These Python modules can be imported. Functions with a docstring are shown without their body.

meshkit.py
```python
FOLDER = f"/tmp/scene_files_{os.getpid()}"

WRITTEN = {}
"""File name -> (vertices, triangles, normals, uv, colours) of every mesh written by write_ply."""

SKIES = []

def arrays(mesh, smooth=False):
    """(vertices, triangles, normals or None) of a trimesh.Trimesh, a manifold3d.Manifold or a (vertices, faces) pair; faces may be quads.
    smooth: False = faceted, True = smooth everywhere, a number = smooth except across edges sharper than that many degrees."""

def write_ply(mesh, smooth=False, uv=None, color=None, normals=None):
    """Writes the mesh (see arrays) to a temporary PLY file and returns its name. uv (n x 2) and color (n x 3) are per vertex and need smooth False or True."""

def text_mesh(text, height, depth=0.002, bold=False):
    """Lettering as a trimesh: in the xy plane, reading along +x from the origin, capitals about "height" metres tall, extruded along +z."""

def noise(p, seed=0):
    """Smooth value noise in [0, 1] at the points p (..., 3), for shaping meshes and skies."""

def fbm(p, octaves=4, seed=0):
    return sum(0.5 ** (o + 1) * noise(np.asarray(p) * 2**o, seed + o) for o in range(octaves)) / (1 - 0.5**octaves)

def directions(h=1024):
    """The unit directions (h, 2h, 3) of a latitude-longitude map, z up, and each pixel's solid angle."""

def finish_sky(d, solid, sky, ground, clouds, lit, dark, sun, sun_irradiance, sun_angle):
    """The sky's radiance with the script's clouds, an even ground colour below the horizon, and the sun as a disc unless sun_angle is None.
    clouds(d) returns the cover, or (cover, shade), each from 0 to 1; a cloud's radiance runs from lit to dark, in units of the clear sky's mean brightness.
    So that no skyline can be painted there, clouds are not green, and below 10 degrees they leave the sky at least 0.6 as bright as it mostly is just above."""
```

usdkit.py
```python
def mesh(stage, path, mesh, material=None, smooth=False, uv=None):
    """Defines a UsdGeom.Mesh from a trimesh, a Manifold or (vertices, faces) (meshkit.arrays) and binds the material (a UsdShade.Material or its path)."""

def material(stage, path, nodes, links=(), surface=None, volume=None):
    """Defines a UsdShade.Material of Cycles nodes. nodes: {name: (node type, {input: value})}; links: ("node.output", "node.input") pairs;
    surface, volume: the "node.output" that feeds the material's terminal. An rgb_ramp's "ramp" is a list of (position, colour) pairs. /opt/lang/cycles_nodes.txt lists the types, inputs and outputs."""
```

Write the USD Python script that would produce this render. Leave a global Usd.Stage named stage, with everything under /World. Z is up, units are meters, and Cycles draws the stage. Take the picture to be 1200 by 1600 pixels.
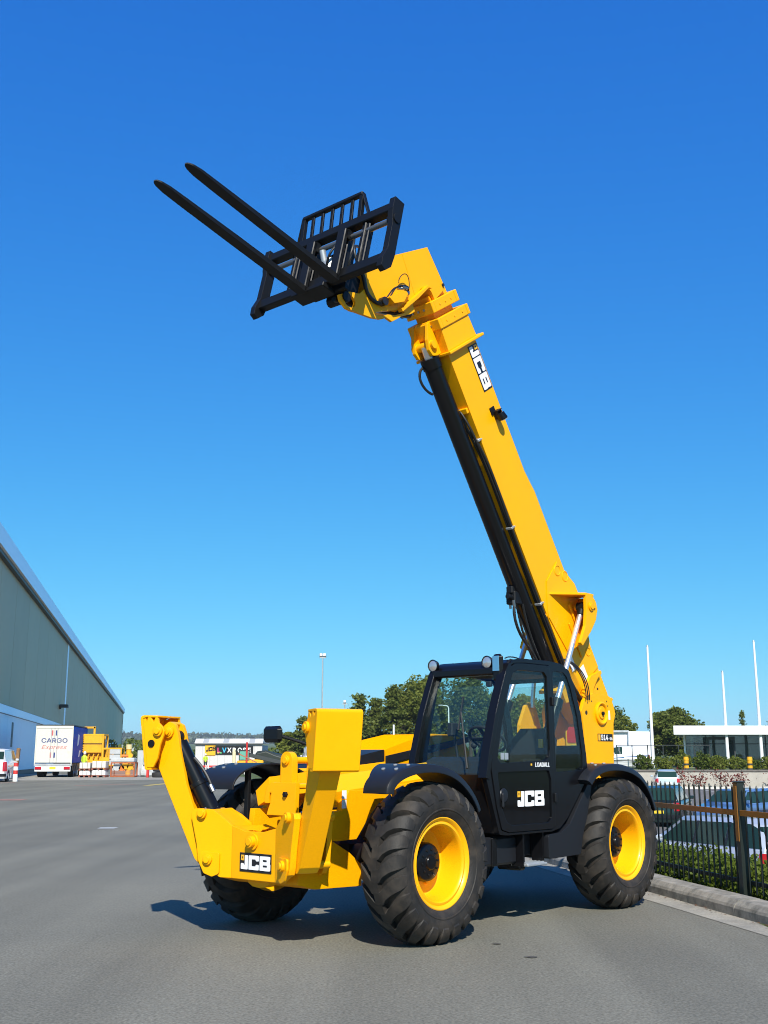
import math, random
import numpy as np
import trimesh
import manifold3d as m3
from manifold3d import Manifold, CrossSection
from shapely.geometry import Polygon, box as sbox
from shapely.ops import unary_union
from shapely import affinity
import meshkit, usdkit
from pxr import Usd, UsdGeom, UsdLux, UsdShade, Gf, Sdf

random.seed(7)
rng = np.random.default_rng(7)
stage = Usd.Stage.CreateInMemory()
UsdGeom.SetStageUpAxis(stage, UsdGeom.Tokens.z)
UsdGeom.SetStageMetersPerUnit(stage, 1.0)
UsdGeom.Xform.Define(stage, '/World')
UsdGeom.Scope.Define(stage, '/World/Looks')

# ------------------------------------------------------------------ camera, sky, sun, exposure
PITCH = 0.2179
cam = UsdGeom.Camera.Define(stage, '/World/camera')
cam.AddTranslateOp().Set(Gf.Vec3d(0, 0, 1.393))
cam.AddRotateXOp().Set(90 + math.degrees(PITCH))
cam.CreateHorizontalApertureAttr(24.0)
cam.CreateVerticalApertureAttr(32.0)
cam.CreateFocalLengthAttr(24.0 * 1731.3 / 1200)
cam.CreateClippingRangeAttr(Gf.Vec2f(0.1, 20000))
cam.CreateExposureAttr(0.5)

SUN_EL = math.radians(41.0)
SUN_XY = np.array([0.123, -0.992])
SUN_ROT = math.atan2(SUN_XY[0], SUN_XY[1])
dome = UsdLux.DomeLight.Define(stage, '/World/sky')
dome.GetPrim().SetCustomDataByKey('kind', 'structure')
# the vivid colour response of the camera: each channel of the whole physical sky through one power curve
sky_mat = usdkit.material(stage, '/World/Looks/sky', {
    'sky': ('sky_texture', {'sky_type': 'single_scattering', 'sun_disc': False, 'sun_elevation': SUN_EL, 'sun_rotation': SUN_ROT,
                            'altitude': 100.0, 'air_density': 1.0, 'aerosol_density': 0.6, 'ozone_density': 1.0}),
    'sep': ('separate_color', {}),
    'pr': ('math', {'math_type': 'power', 'value2': 1.50}), 'pg': ('math', {'math_type': 'power', 'value2': 0.90}), 'pb': ('math', {'math_type': 'power', 'value2': 0.40}),
    'kr': ('math', {'math_type': 'multiply', 'value2': 0.085}), 'kg': ('math', {'math_type': 'multiply', 'value2': 0.69}), 'kb': ('math', {'math_type': 'multiply', 'value2': 2.70}),
    'com': ('combine_color', {}),
    'bg': ('background_shader', {'strength': 0.115})},
    [('sky.color', 'sep.color'), ('sep.r', 'pr.value1'), ('sep.g', 'pg.value1'), ('sep.b', 'pb.value1'), ('pr.value', 'kr.value1'), ('pg.value', 'kg.value1'),
     ('pb.value', 'kb.value1'), ('kr.value', 'com.r'), ('kg.value', 'com.g'), ('kb.value', 'com.b'), ('com.color', 'bg.color')], surface='bg.background')
UsdShade.MaterialBindingAPI.Apply(dome.GetPrim()).Bind(sky_mat)
sun = UsdLux.DistantLight.Define(stage, '/World/sun')
sun.CreateIntensityAttr(1.25)
sun.CreateAngleAttr(0.5)
sun.CreateNormalizeAttr(True)
sun.CreateColorAttr(Gf.Vec3f(1.0, 0.95, 0.86))
sd = np.array([SUN_XY[0] * math.cos(SUN_EL), SUN_XY[1] * math.cos(SUN_EL), math.sin(SUN_EL)])
sun.AddRotateZOp().Set(math.degrees(math.atan2(sd[1], sd[0])))
sun.AddRotateYOp().Set(90 - math.degrees(SUN_EL))

# ------------------------------------------------------------------ helpers
USED = {}


def numbered(parent, name):
    k = (parent, name)
    n = USED.get(k, 0)
    USED[k] = n + 1
    return f'{parent}/{name}' if n == 0 else f'{parent}/{name}_{n:03d}'


def tag(prim, label=None, cat=None, group=None, kind=None):
    p = prim.GetPrim() if hasattr(prim, 'GetPrim') else stage.GetPrimAtPath(prim)
    for k, v in (('label', label), ('category', cat), ('group', group), ('kind', kind)):
        if v:
            p.SetCustomDataByKey(k, v)
    return p


def path_of(p):
    return '/World' if p is None else (p if isinstance(p, str) else str(p.GetPath()))


def obj(name, mesh, mat, parent=None, smooth=32, label=None, cat=None, group=None, kind=None):
    p = numbered(path_of(parent), name)
    prim = usdkit.mesh(stage, p, mesh, mat, smooth=smooth)
    tag(prim, label, cat, group, kind)
    return p


def thing(name, label=None, cat=None, loc=(0, 0, 0), rz=0.0, group=None, parent=None, kind=None):
    p = numbered(path_of(parent), name)
    x = UsdGeom.Xform.Define(stage, p)
    x.AddTranslateOp().Set(Gf.Vec3d(*map(float, loc)))
    if rz:
        x.AddRotateZOp().Set(math.degrees(rz))
    tag(x, label, cat, group, kind)
    return p


def copy_of(src, name, loc, rz=0.0, label=None, cat=None, group=None, scale=None, parent=None):
    p = numbered(path_of(parent), name)
    x = UsdGeom.Xform.Define(stage, p)
    x.GetPrim().GetReferences().AddInternalReference(Sdf.Path(src))
    x.ClearXformOpOrder()
    x.AddTranslateOp(opSuffix='c').Set(Gf.Vec3d(*map(float, loc)))
    x.AddRotateZOp(opSuffix='c').Set(math.degrees(rz))
    if scale is not None:
        x.AddScaleOp(opSuffix='c').Set(Gf.Vec3f(*map(float, scale)))
    x.GetPrim().SetInstanceable(True)
    tag(x, label, cat, group)
    return p


def tm(m):
    if isinstance(m, trimesh.Trimesh):
        return m
    if hasattr(m, 'to_mesh'):
        q = m.to_mesh()
        return trimesh.Trimesh(np.array(q.vert_properties[:, :3]), np.array(q.tri_verts), process=False)
    v, f = np.asarray(m[0], float), np.asarray(m[1], int)
    if f.shape[1] == 4:
        f = np.vstack([f[:, [0, 1, 2]], f[:, [0, 2, 3]]])
    return trimesh.Trimesh(v, f, process=False)


def cat(*ms):
    out = []
    for m in ms:
        out += [tm(x) for x in m] if isinstance(m, list) else [tm(m)]
    return trimesh.util.concatenate(out)


def bx(x0, x1, y0, y1, z0, z1, b=0.0):
    """A box; b bevels every edge."""
    lo, hi = np.minimum((x0, y0, z0), (x1, y1, z1)), np.maximum((x0, y0, z0), (x1, y1, z1))
    if b <= 0:
        return Manifold.cube(list(hi - lo)).translate(list(lo))
    b = min(b, 0.49 * min(hi - lo))
    pts = []
    for ax in range(3):
        l, h = lo + b, hi - b
        l[ax], h[ax] = lo[ax], hi[ax]
        pts += [(x, y, z) for x in (l[0], h[0]) for y in (l[1], h[1]) for z in (l[2], h[2])]
    return Manifold.hull_points(np.array(pts, float))


def xsec(poly):
    p = poly if hasattr(poly, 'geom_type') else Polygon(poly)
    p = p.buffer(0)
    rings = []
    for g in getattr(p, 'geoms', [p]):
        rings += [np.array(g.exterior.coords)[:-1]] + [np.array(i.coords)[:-1] for i in g.interiors]
    return CrossSection(rings, m3.FillRule.EvenOdd)


def ext(poly, a, b, plane='xz', r=0.0):
    """Extrudes a polygon given in plane xz (along y), yz (along x) or xy (along z) from a to b; r rounds the polygon's corners."""
    p = poly if hasattr(poly, 'geom_type') else Polygon(poly)
    if r > 0:
        p = p.buffer(-r, join_style=1, quad_segs=4).buffer(2 * r, join_style=1, quad_segs=4).buffer(-r, join_style=1, quad_segs=4)
        p = p.simplify(r * 0.04)
    lo, hi = min(a, b), max(a, b)
    m = xsec(p).extrude(hi - lo).translate([0, 0, lo])
    if plane == 'xy':
        return m
    if plane == 'xz':    # (p, q, h) -> (p, h, q)
        return m.transform(np.array([[1, 0, 0, 0], [0, 0, 1, 0], [0, 1, 0, 0]], float)) if False else _perm(m, 'xz')
    return _perm(m, 'yz')


def _perm(m, plane):
    q = m.to_mesh()
    v, f = np.array(q.vert_properties[:, :3], float), np.array(q.tri_verts)
    if plane == 'xz':
        v = v[:, [0, 2, 1]]
        f = f[:, ::-1]
    else:
        v = v[:, [2, 0, 1]]
    return Manifold(m3.Mesh(np.ascontiguousarray(v, np.float32), np.ascontiguousarray(f, np.uint32)))


def cyl(p0, p1, r, r2=None, n=20):
    p0, p1 = np.asarray(p0, float), np.asarray(p1, float)
    d = p1 - p0
    L = np.linalg.norm(d)
    d = d / L
    m = tm(Manifold.cylinder(L, r, r if r2 is None else r2, n))
    a = np.cross(d, [0, 0, 1.0]) if abs(d[2]) < 0.99 else np.cross(d, [1.0, 0, 0])
    a /= np.linalg.norm(a)
    b = np.cross(d, a)
    m.apply_transform(np.vstack([np.column_stack([a, b, d, p0]), [0, 0, 0, 1]]))
    return m


def bar(p0, p1, w, h, up=(0, 0, 1)):
    """A rectangular bar from p0 to p1, w across and h along up."""
    p0, p1, up = np.asarray(p0, float), np.asarray(p1, float), np.asarray(up, float)
    d = p1 - p0
    L = np.linalg.norm(d)
    d = d / L
    s = np.cross(up, d)
    s /= np.linalg.norm(s)
    u = np.cross(d, s)
    m = tm(bx(0, L, -w / 2, w / 2, -h / 2, h / 2, min(w, h) * 0.12))
    m.apply_transform(np.vstack([np.column_stack([d, s, u, p0]), [0, 0, 0, 1]]))
    return m


def tube(pts, r, n=8, k=6):
    """A round hose through pts, smoothed."""
    p = np.asarray(pts, float)
    if len(p) > 2:
        from scipy.interpolate import CubicSpline
        t = np.r_[0, np.cumsum(np.linalg.norm(np.diff(p, axis=0), axis=1))]
        p = CubicSpline(t, p)(np.linspace(0, t[-1], k * (len(p) - 1) + 1))
    t = np.gradient(p, axis=0)
    t /= np.linalg.norm(t, axis=1, keepdims=True)
    a = np.cross(t, [0.31, 0.17, 0.93])
    a /= np.linalg.norm(a, axis=1, keepdims=True)
    b = np.cross(t, a)
    th = np.arange(n) * 2 * np.pi / n
    v = (p[:, None] + r * (np.cos(th)[None, :, None] * a[:, None] + np.sin(th)[None, :, None] * b[:, None])).reshape(-1, 3)
    f = []
    for i in range(len(p) - 1):
        for j in range(n):
            q = [i * n + j, i * n + (j + 1) % n, (i + 1) * n + (j + 1) % n, (i + 1) * n + j]
            f += [[q[0], q[1], q[2]], [q[0], q[2], q[3]]]
    f += [[0, j + 1, j] for j in range(1, n - 1)]
    o = (len(p) - 1) * n
    f += [[o, o + j, o + j + 1] for j in range(1, n - 1)]
    return trimesh.Trimesh(v, np.array(f), process=False)


def lathe(prof, n=64, axis='y'):
    """Revolves (radius, height) pairs about the axis."""
    pr = np.asarray(prof, float)
    th = np.arange(n) * 2 * np.pi / n
    c, s = np.cos(th), np.sin(th)
    r, h = pr[:, 0][:, None], np.repeat(pr[:, 1][:, None], n, 1)
    v = {'y': np.stack([r * c, h, r * s], -1), 'z': np.stack([r * c, r * s, h], -1), 'x': np.stack([h, r * c, r * s], -1)}[axis].reshape(-1, 3)
    f = []
    for i in range(len(pr) - 1):
        for j in range(n):
            q = [i * n + j, i * n + (j + 1) % n, (i + 1) * n + (j + 1) % n, (i + 1) * n + j]
            f += [[q[0], q[1], q[2]], [q[0], q[2], q[3]]]
    m = trimesh.Trimesh(v, np.array(f), process=False)
    if axis == 'y':
        m.invert()
    return m


def place(m, o, ex, ey, ez=None):
    """Puts a mesh drawn in its own axes at o with its x, y (and z) along ex, ey (and their cross product)."""
    m = tm(m).copy()
    ex, ey = np.asarray(ex, float), np.asarray(ey, float)
    ez = np.cross(ex, ey) if ez is None else np.asarray(ez, float)
    m.apply_transform(np.vstack([np.column_stack([ex, ey, ez, np.asarray(o, float)]), [0, 0, 0, 1]]))
    return m


# ------------------------------------------------------------------ materials
def mat(name, color, rough=0.5, metal=0.0, spec=0.5, coat=0.0, bevel=0.0, var=0.0, vscale=4.0, bump=0.0, bscale=200.0, rvar=0.0, island=0.0, dirt=None, per_obj=0.0):
    nodes = {'p': ('principled_bsdf', {'roughness': rough, 'metallic': metal, 'specular_ior_level': spec, 'coat_weight': coat, 'coat_roughness': 0.06})}
    links = []
    color = tuple(color)
    if var or rvar or dirt or island or per_obj:
        nodes['g'] = ('texture_coordinate', {})
        nodes['n'] = ('noise_texture', {'scale': vscale, 'detail': 6.0, 'roughness': 0.6})
        links.append(('g.object', 'n.vector'))
    src = None
    if var:
        nodes['r'] = ('rgb_ramp', {'ramp': [(0.3, tuple(c * (1 - var) for c in color)), (0.7, tuple(min(1, c * (1 + var)) for c in color))]})
        links.append(('n.fac', 'r.fac'))
        src = 'r.color'
    if island or per_obj:
        nodes['gi'] = ('geometry', {}) if island else ('object_info', {})
        a = island or per_obj
        nodes['ri'] = ('rgb_ramp', {'ramp': [(0.0, (1 - a,) * 3), (1.0, (1 + a,) * 3)]})
        nodes['mi'] = ('mix_color', {'blend_type': 'multiply', 'fac': 1.0, 'a': color, 'use_clamp_result': False})
        links += [('gi.random_per_island' if island else 'gi.random', 'ri.fac'), ('ri.color', 'mi.b')]
        if src:
            links.append((src, 'mi.a'))
        src = 'mi.result'
    if dirt:
        dcol, lo, hi, dsc = dirt
        nodes['n2'] = ('noise_texture', {'scale': dsc, 'detail': 8.0, 'roughness': 0.65})
        nodes['r2'] = ('rgb_ramp', {'ramp': [(lo, (0, 0, 0)), (hi, (1, 1, 1))]})
        nodes['m2'] = ('mix_color', {'a': color, 'b': dcol})
        links += [('g.object', 'n2.vector'), ('n2.fac', 'r2.fac'), ('r2.color', 'm2.fac')]
        if src:
            links.append((src, 'm2.a'))
        src = 'm2.result'
    if src:
        links.append((src, 'p.base_color'))
    else:
        nodes['p'][1]['base_color'] = color
    if rvar:
        nodes['rr'] = ('map_range', {'from_min': 0.3, 'from_max': 0.7, 'to_min': max(0.02, rough - rvar), 'to_max': rough + rvar})
        links += [('n.fac', 'rr.value'), ('rr.result', 'p.roughness')]
    if bump:
        if 'g' not in nodes:
            nodes['g'] = ('texture_coordinate', {})
        nodes['nb'] = ('noise_texture', {'scale': bscale, 'detail': 3.0})
        nodes['b'] = ('bump', {'strength': bump, 'distance': 0.01})
        links += [('g.object', 'nb.vector'), ('nb.fac', 'b.height'), ('b.normal', 'p.normal')]
        if bevel:
            nodes['bv'] = ('bevel', {'radius': bevel, 'samples': 4})
            links.append(('bv.bevel', 'b.normal'))
    elif bevel:
        nodes['bv'] = ('bevel', {'radius': bevel, 'samples': 4})
        links.append(('bv.bevel', 'p.normal'))
    return usdkit.material(stage, f'/World/Looks/{name}', nodes, links, surface='p.BSDF')


def glass(name, tint, f0=0.05):
    """A thin pane: tinted see-through, with a mirror that grows towards grazing angles the same from both sides."""
    nodes = {'t': ('transparent_bsdf', {'color': tint}), 'g': ('glossy_bsdf', {'color': (1, 1, 1), 'roughness': 0.01}), 'l': ('layer_weight', {'blend': 0.5}),
             'w': ('math', {'math_type': 'power', 'value2': 5.0}), 's': ('math', {'math_type': 'multiply_add', 'value2': 0.9, 'value3': f0}), 'm': ('mix_closure', {})}
    links = [('l.facing', 'w.value1'), ('w.value', 's.value1'), ('s.value', 'm.fac'), ('t.BSDF', 'm.closure1'), ('g.BSDF', 'm.closure2')]
    return usdkit.material(stage, f'/World/Looks/{name}', nodes, links, surface='m.closure')


def leafmat(name, dark, light, trans=0.3, rough=0.6):
    nodes = {'g': ('geometry', {}), 'o': ('object_info', {}), 'tc': ('texture_coordinate', {}), 'n': ('noise_texture', {'scale': 0.6, 'detail': 3.0}),
             'mx': ('math', {'math_type': 'multiply_add', 'value2': 0.45, 'value3': 0.0}),
             'ad': ('math', {'math_type': 'multiply_add', 'value2': 0.6, 'value3': 0.0}),
             'r': ('rgb_ramp', {'ramp': [(0.15, dark), (0.85, light)]}),
             'p': ('principled_bsdf', {'roughness': rough, 'specular_ior_level': 0.25}), 't': ('translucent_bsdf', {}), 'm': ('mix_closure', {'fac': trans})}
    links = [('tc.object', 'n.vector'), ('g.random_per_island', 'mx.value1'), ('n.fac', 'ad.value1'), ('mx.value', 'ad.value3'), ('ad.value', 'r.fac'),
             ('r.color', 'p.base_color'), ('r.color', 't.color'), ('p.BSDF', 'm.closure1'), ('t.BSDF', 'm.closure2')]
    return usdkit.material(stage, f'/World/Looks/{name}', nodes, links, surface='m.closure')


M = {}
M['yellow'] = mat('yellow_paint', (0.87, 0.385, 0.001), rough=0.40, spec=0.14, coat=0.04, bevel=0.007, rvar=0.06, vscale=3.0, var=0.03)
M['bonnet'] = mat('bonnet_paint', (0.87, 0.368, 0.001), rough=0.6, spec=0.0, bevel=0.007)
M['yellow_far'] = mat('yellow_paint_far', (0.72, 0.36, 0.01), rough=0.5, var=0.15, vscale=2.0)
M['rim'] = mat('rim_paint', (0.86, 0.40, 0.002), rough=0.36, spec=0.3, coat=0.12)
M['black'] = mat('black_paint', (0.005, 0.005, 0.006), rough=0.24, spec=0.28, bevel=0.006)
M['satin'] = mat('black_satin_steel', (0.006, 0.0065, 0.0075), rough=0.48, spec=0.22, bevel=0.005, rvar=0.08, vscale=6.0)
M['plastic'] = mat('black_plastic', (0.011, 0.012, 0.015), rough=0.42, spec=0.3, bevel=0.008, bump=0.05, bscale=400)
M['dark'] = mat('dark_interior', (0.012, 0.013, 0.014), rough=0.7)
M['seat'] = mat('seat_fabric', (0.007, 0.007, 0.008), rough=0.85)
M['rubber'] = mat('tyre_rubber', (0.018, 0.0165, 0.0150), rough=0.6, spec=0.3, var=0.25, vscale=7.0, bump=0.25, bscale=90, dirt=((0.065, 0.052, 0.040), 0.45, 0.80, 5.0))
M['hose'] = mat('hose_rubber', (0.012, 0.012, 0.012), rough=0.45)
M['chrome'] = mat('chrome', (0.80, 0.79, 0.80), rough=0.30, metal=0.85)
M['steel'] = mat('steel', (0.35, 0.36, 0.37), rough=0.35, metal=1.0)
M['galv'] = mat('galvanised', (0.45, 0.47, 0.48), rough=0.5, metal=0.6, var=0.15)
M['white'] = mat('white_paint', (0.72, 0.73, 0.72), rough=0.5)
M['sticker_white'] = mat('sticker_white', (0.78, 0.78, 0.78), rough=0.4)
M['sticker_black'] = mat('sticker_black', (0.008, 0.008, 0.009), rough=0.4)
M['sticker_yellow'] = mat('sticker_yellow', (0.75, 0.40, 0.02), rough=0.4)
M['red'] = mat('red_paint', (0.50, 0.03, 0.025), rough=0.5)
M['orange'] = mat('orange_paint', (0.65, 0.16, 0.02), rough=0.5)
M['green_sign'] = mat('green_sign', (0.02, 0.30, 0.16), rough=0.5)
M['lens'] = mat('lamp_lens', (0.55, 0.56, 0.55), rough=0.12, metal=0.7)
M['tail'] = mat('tail_lamp', (0.42, 0.012, 0.02), rough=0.15, coat=0.6)
M['mirror'] = mat('mirror_glass', (0.6, 0.62, 0.65), rough=0.03, metal=1.0)
M['cabglass'] = glass('cab_glass', (0.90, 0.965, 0.95), 0.02)
M['sideglass'] = glass('side_glass', (0.87, 0.93, 0.91), 0.025)

YAW = math.atan2(-0.7482, -0.6635)
EX, EY, EZ = np.eye(3)
# ------------------------------------------------------------------ the setting: ground, yard, kerb, car park, hills
KE, KN = np.array([-0.1819, 0.9833]), np.array([0.9833, 0.1819])
K0 = np.array([2.79, 12.375])


def kp(s, d, z=0.0):
    """A point s metres along the kerb and d metres to its right."""
    p = K0 + s * KE + d * KN
    return np.array([p[0], p[1], z])


def xk(y):
    return 2.79 - 0.185 * (np.minimum(y, 95.0) - 12.375)


def smooth(a, b, x):
    t = np.clip((x - a) / (b - a), 0, 1)
    return t * t * (3 - 2 * t)


def height(x, y):
    x, y = np.asarray(x, float), np.asarray(y, float)
    d = (x - xk(y)) * 0.983
    park = -1.2 + 0.35 * smooth(45, 86, y)
    low = 0.05 + (park - 0.05) * smooth(0.75, 2.9, d)
    h = np.where(d < 0.2, -0.03, np.where(d < 0.75, 0.05, low))
    terr = 0.25 + 0.25 * smooth(86, 100, y)
    right = smooth(0.2, 4.0, d)
    h = np.where(y > 86.2, right * terr + (1 - right) * -0.03, h)
    far = smooth(150, 220, y)
    h = h * (1 - far) - 0.03 * far
    rise = 10.0 * smooth(260, 900, y) + 14.0 * smooth(900, 2000, y)
    edge = smooth(60, 200, np.abs(x))
    return np.where(y < -10, -0.03, h) * np.where(x > 90, 1 - smooth(90, 160, x), 1) + rise


def grid(xs, ys, hf, dz=0.0, keep=None):
    X, Y = np.meshgrid(xs, ys, indexing='ij')
    V = np.stack([X, Y, hf(X, Y) + dz], -1).reshape(-1, 3)
    n = len(ys)
    i, j = np.meshgrid(np.arange(len(xs) - 1), np.arange(n - 1), indexing='ij')
    a = (i * n + j).ravel()
    F = np.stack([a, a + n, a + n + 1, a + 1], 1)
    return V, np.vstack([F[:, [0, 1, 2]], F[:, [0, 2, 3]]])


def flat(poly, z, name, m, parent=None, kind='structure', **k):
    t = tm(xsec(poly).extrude(0.5).translate([0, 0, z - 0.5]))
    keep = t.triangles_center[:, 2] > z - 0.001
    t.update_faces(keep)
    t.remove_unreferenced_vertices()
    return obj(name, t, m, parent, smooth=False, kind=kind, **k)


def ground_material(name, base, light, dark, sc=1.0, speck=0.34, rough=0.85, streak=0.0, bump=0.25):
    nodes = {'g': ('geometry', {}),
             'n1': ('noise_texture', {'scale': 0.22 * sc, 'detail': 5.0, 'roughness': 0.6}), 'r1': ('rgb_ramp', {'ramp': [(0.30, dark), (0.5, base), (0.72, light)]}),
             'n2': ('noise_texture', {'scale': 55.0, 'detail': 2.0}), 'r2': ('rgb_ramp', {'ramp': [(0.3, (1 - speck,) * 3), (0.7, (1 + speck,) * 3)]}),
             'n4': ('noise_texture', {'scale': 16.0, 'detail': 4.0, 'roughness': 0.7}), 'r4': ('rgb_ramp', {'ramp': [(0.3, (0.88,) * 3), (0.7, (1.10,) * 3)]}),
             'v': ('voronoi_texture', {'scale': 38.0}), 'rv': ('rgb_ramp', {'ramp': [(0.0, (1.9, 1.85, 1.7)), (0.10, (1.9, 1.85, 1.7)), (0.13, (1, 1, 1))]}),
             'vn': ('noise_texture', {'scale': 9.0}), 'rvn': ('rgb_ramp', {'ramp': [(0.60, (0, 0, 0)), (0.64, (1, 1, 1))]}),
             'm1': ('mix_color', {'blend_type': 'multiply', 'fac': 1.0, 'use_clamp_result': False}), 'm2': ('mix_color', {'blend_type': 'multiply', 'fac': 1.0, 'use_clamp_result': False}), 'm3': ('mix_color', {'blend_type': 'multiply', 'use_clamp_result': False}),
             'map': ('mapping', {'scale': (1.0, 0.06, 1.0), 'rotation': (0, 0, 0.2)}), 'n3': ('noise_texture', {'scale': 0.9, 'detail': 4.0}), 'r3': ('rgb_ramp', {'ramp': [(0.42, (1 - streak,) * 3), (0.60, (1.0 + streak * 0.7,) * 3)]}),
             'm4': ('mix_color', {'blend_type': 'multiply', 'fac': 1.0, 'use_clamp_result': False}),
             'b': ('bump', {'strength': bump, 'distance': 0.006}), 'p': ('principled_bsdf', {'roughness': rough, 'specular_ior_level': 0.3})}
    links = [('g.position', 'n1.vector'), ('g.position', 'n2.vector'), ('g.position', 'n4.vector'), ('g.position', 'v.vector'), ('g.position', 'vn.vector'), ('g.position', 'map.vector'), ('map.vector', 'n3.vector'),
             ('n1.fac', 'r1.fac'), ('n2.fac', 'r2.fac'), ('n4.fac', 'r4.fac'), ('v.distance', 'rv.fac'), ('vn.fac', 'rvn.fac'), ('n3.fac', 'r3.fac'),
             ('r1.color', 'm1.a'), ('r2.color', 'm1.b'), ('m1.result', 'm2.a'), ('r4.color', 'm2.b'), ('m2.result', 'm3.a'), ('rv.color', 'm3.b'), ('rvn.color', 'm3.fac'), ('m3.result', 'm4.a'), ('r3.color', 'm4.b'),
             ('m4.result', 'p.base_color'), ('n2.fac', 'b.height'), ('b.normal', 'p.normal')]
    return usdkit.material(stage, f'/World/Looks/{name}', nodes, links, surface='p.BSDF')


M['tarmac'] = ground_material('yard_tarmac', (0.155, 0.149, 0.119), (0.178, 0.170, 0.134), (0.132, 0.128, 0.105), streak=0.11)
M['parktar'] = ground_material('park_tarmac', (0.14, 0.13, 0.12), (0.16, 0.15, 0.13), (0.11, 0.105, 0.10))
M['concrete'] = ground_material('pale_concrete', (0.27, 0.255, 0.215), (0.33, 0.31, 0.26), (0.20, 0.19, 0.165), sc=8, speck=0.15)
M['kerb'] = mat('kerb_stone', (0.25, 0.235, 0.20), rough=0.85, var=0.25, vscale=5.0, bump=0.4, bscale=70, dirt=((0.09, 0.088, 0.075), 0.45, 0.70, 7.0))
M['grass'] = ground_material('rough_grass', (0.075, 0.10, 0.030), (0.11, 0.13, 0.045), (0.05, 0.075, 0.022), sc=0.3)
M['soil'] = mat('soil', (0.05, 0.04, 0.028), rough=0.95, var=0.3)
M['hill'] = ground_material('hill_fields', (0.10, 0.125, 0.06), (0.16, 0.165, 0.085), (0.06, 0.085, 0.04), sc=0.02)
M['mark_red'] = mat('faded_red_marking', (0.30, 0.13, 0.10), rough=0.8, var=0.3, vscale=3)
M['mark_white'] = mat('white_marking', (0.42, 0.43, 0.43), rough=0.7, var=0.2, vscale=5)
M['mark_yellow'] = mat('yellow_marking', (0.5, 0.38, 0.08), rough=0.7, var=0.2, vscale=5)

xs = np.unique(np.r_[-4000, -2500, -1500, -900, -500, -300, -200, np.arange(-140, -20, 8), np.arange(-20, 20, 0.5), np.arange(20, 90, 4), 100, 130, 160, 250, 400, 700, 1200, 2200, 4000.0])
ys = np.unique(np.r_[-4000, -1500, -500, -100, -40, -20, np.arange(-8, 40, 1.0), np.arange(40, 84, 3), 86.1, 86.3, np.arange(90, 160, 8), 180, 220, 260, 320, 400, 500, 650, 900, 1200, 1600, 2000, 2600, 4000.0])
obj('ground', grid(xs, ys, height), M['grass'], None, smooth=True, kind='structure')
YL = [(-160, -60), (xk(-60) + 0, -60), (xk(95), 95), (-9, 200), (-9, 262), (-160, 262)]
flat(YL, 0.0, 'yard', M['tarmac'])
flat([(-42, 67), (-42, 96), (-13.6, 96), (-10.2, 73.5), (-17, 71)], 0.004, 'concrete_apron', M['concrete'])
for poly, z, m in (([(-12.95, 37.9), (-12.05, 37.9), (-12.05, 38.7), (-12.95, 38.7)], 0.005, 'mark_red'), ([(-15.5, 57.5), (-13.0, 60.0), (-13.2, 60.3), (-15.8, 57.9)], 0.005, 'mark_red'),
                   ([(-5.74, 23.0), (-5.40, 23.0), (-5.39, 23.35), (-5.75, 23.35)], 0.005, 'mark_white'), ([(-12.2, 57.5), (-11.8, 57.5), (-11.5, 64), (-11.9, 64)], 0.005, 'mark_yellow'),
                   ([(-24.5, 60), (-20.5, 63.5), (-20.6, 64.0), (-24.6, 60.6)], 0.005, 'mark_red')):
    flat(poly, z, 'yard_marking', M[m])
# small oil stains on the tarmac
M['stain'] = mat('oil_stain', (0.07, 0.066, 0.056), rough=0.7, var=0.3, vscale=8.0)


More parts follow.
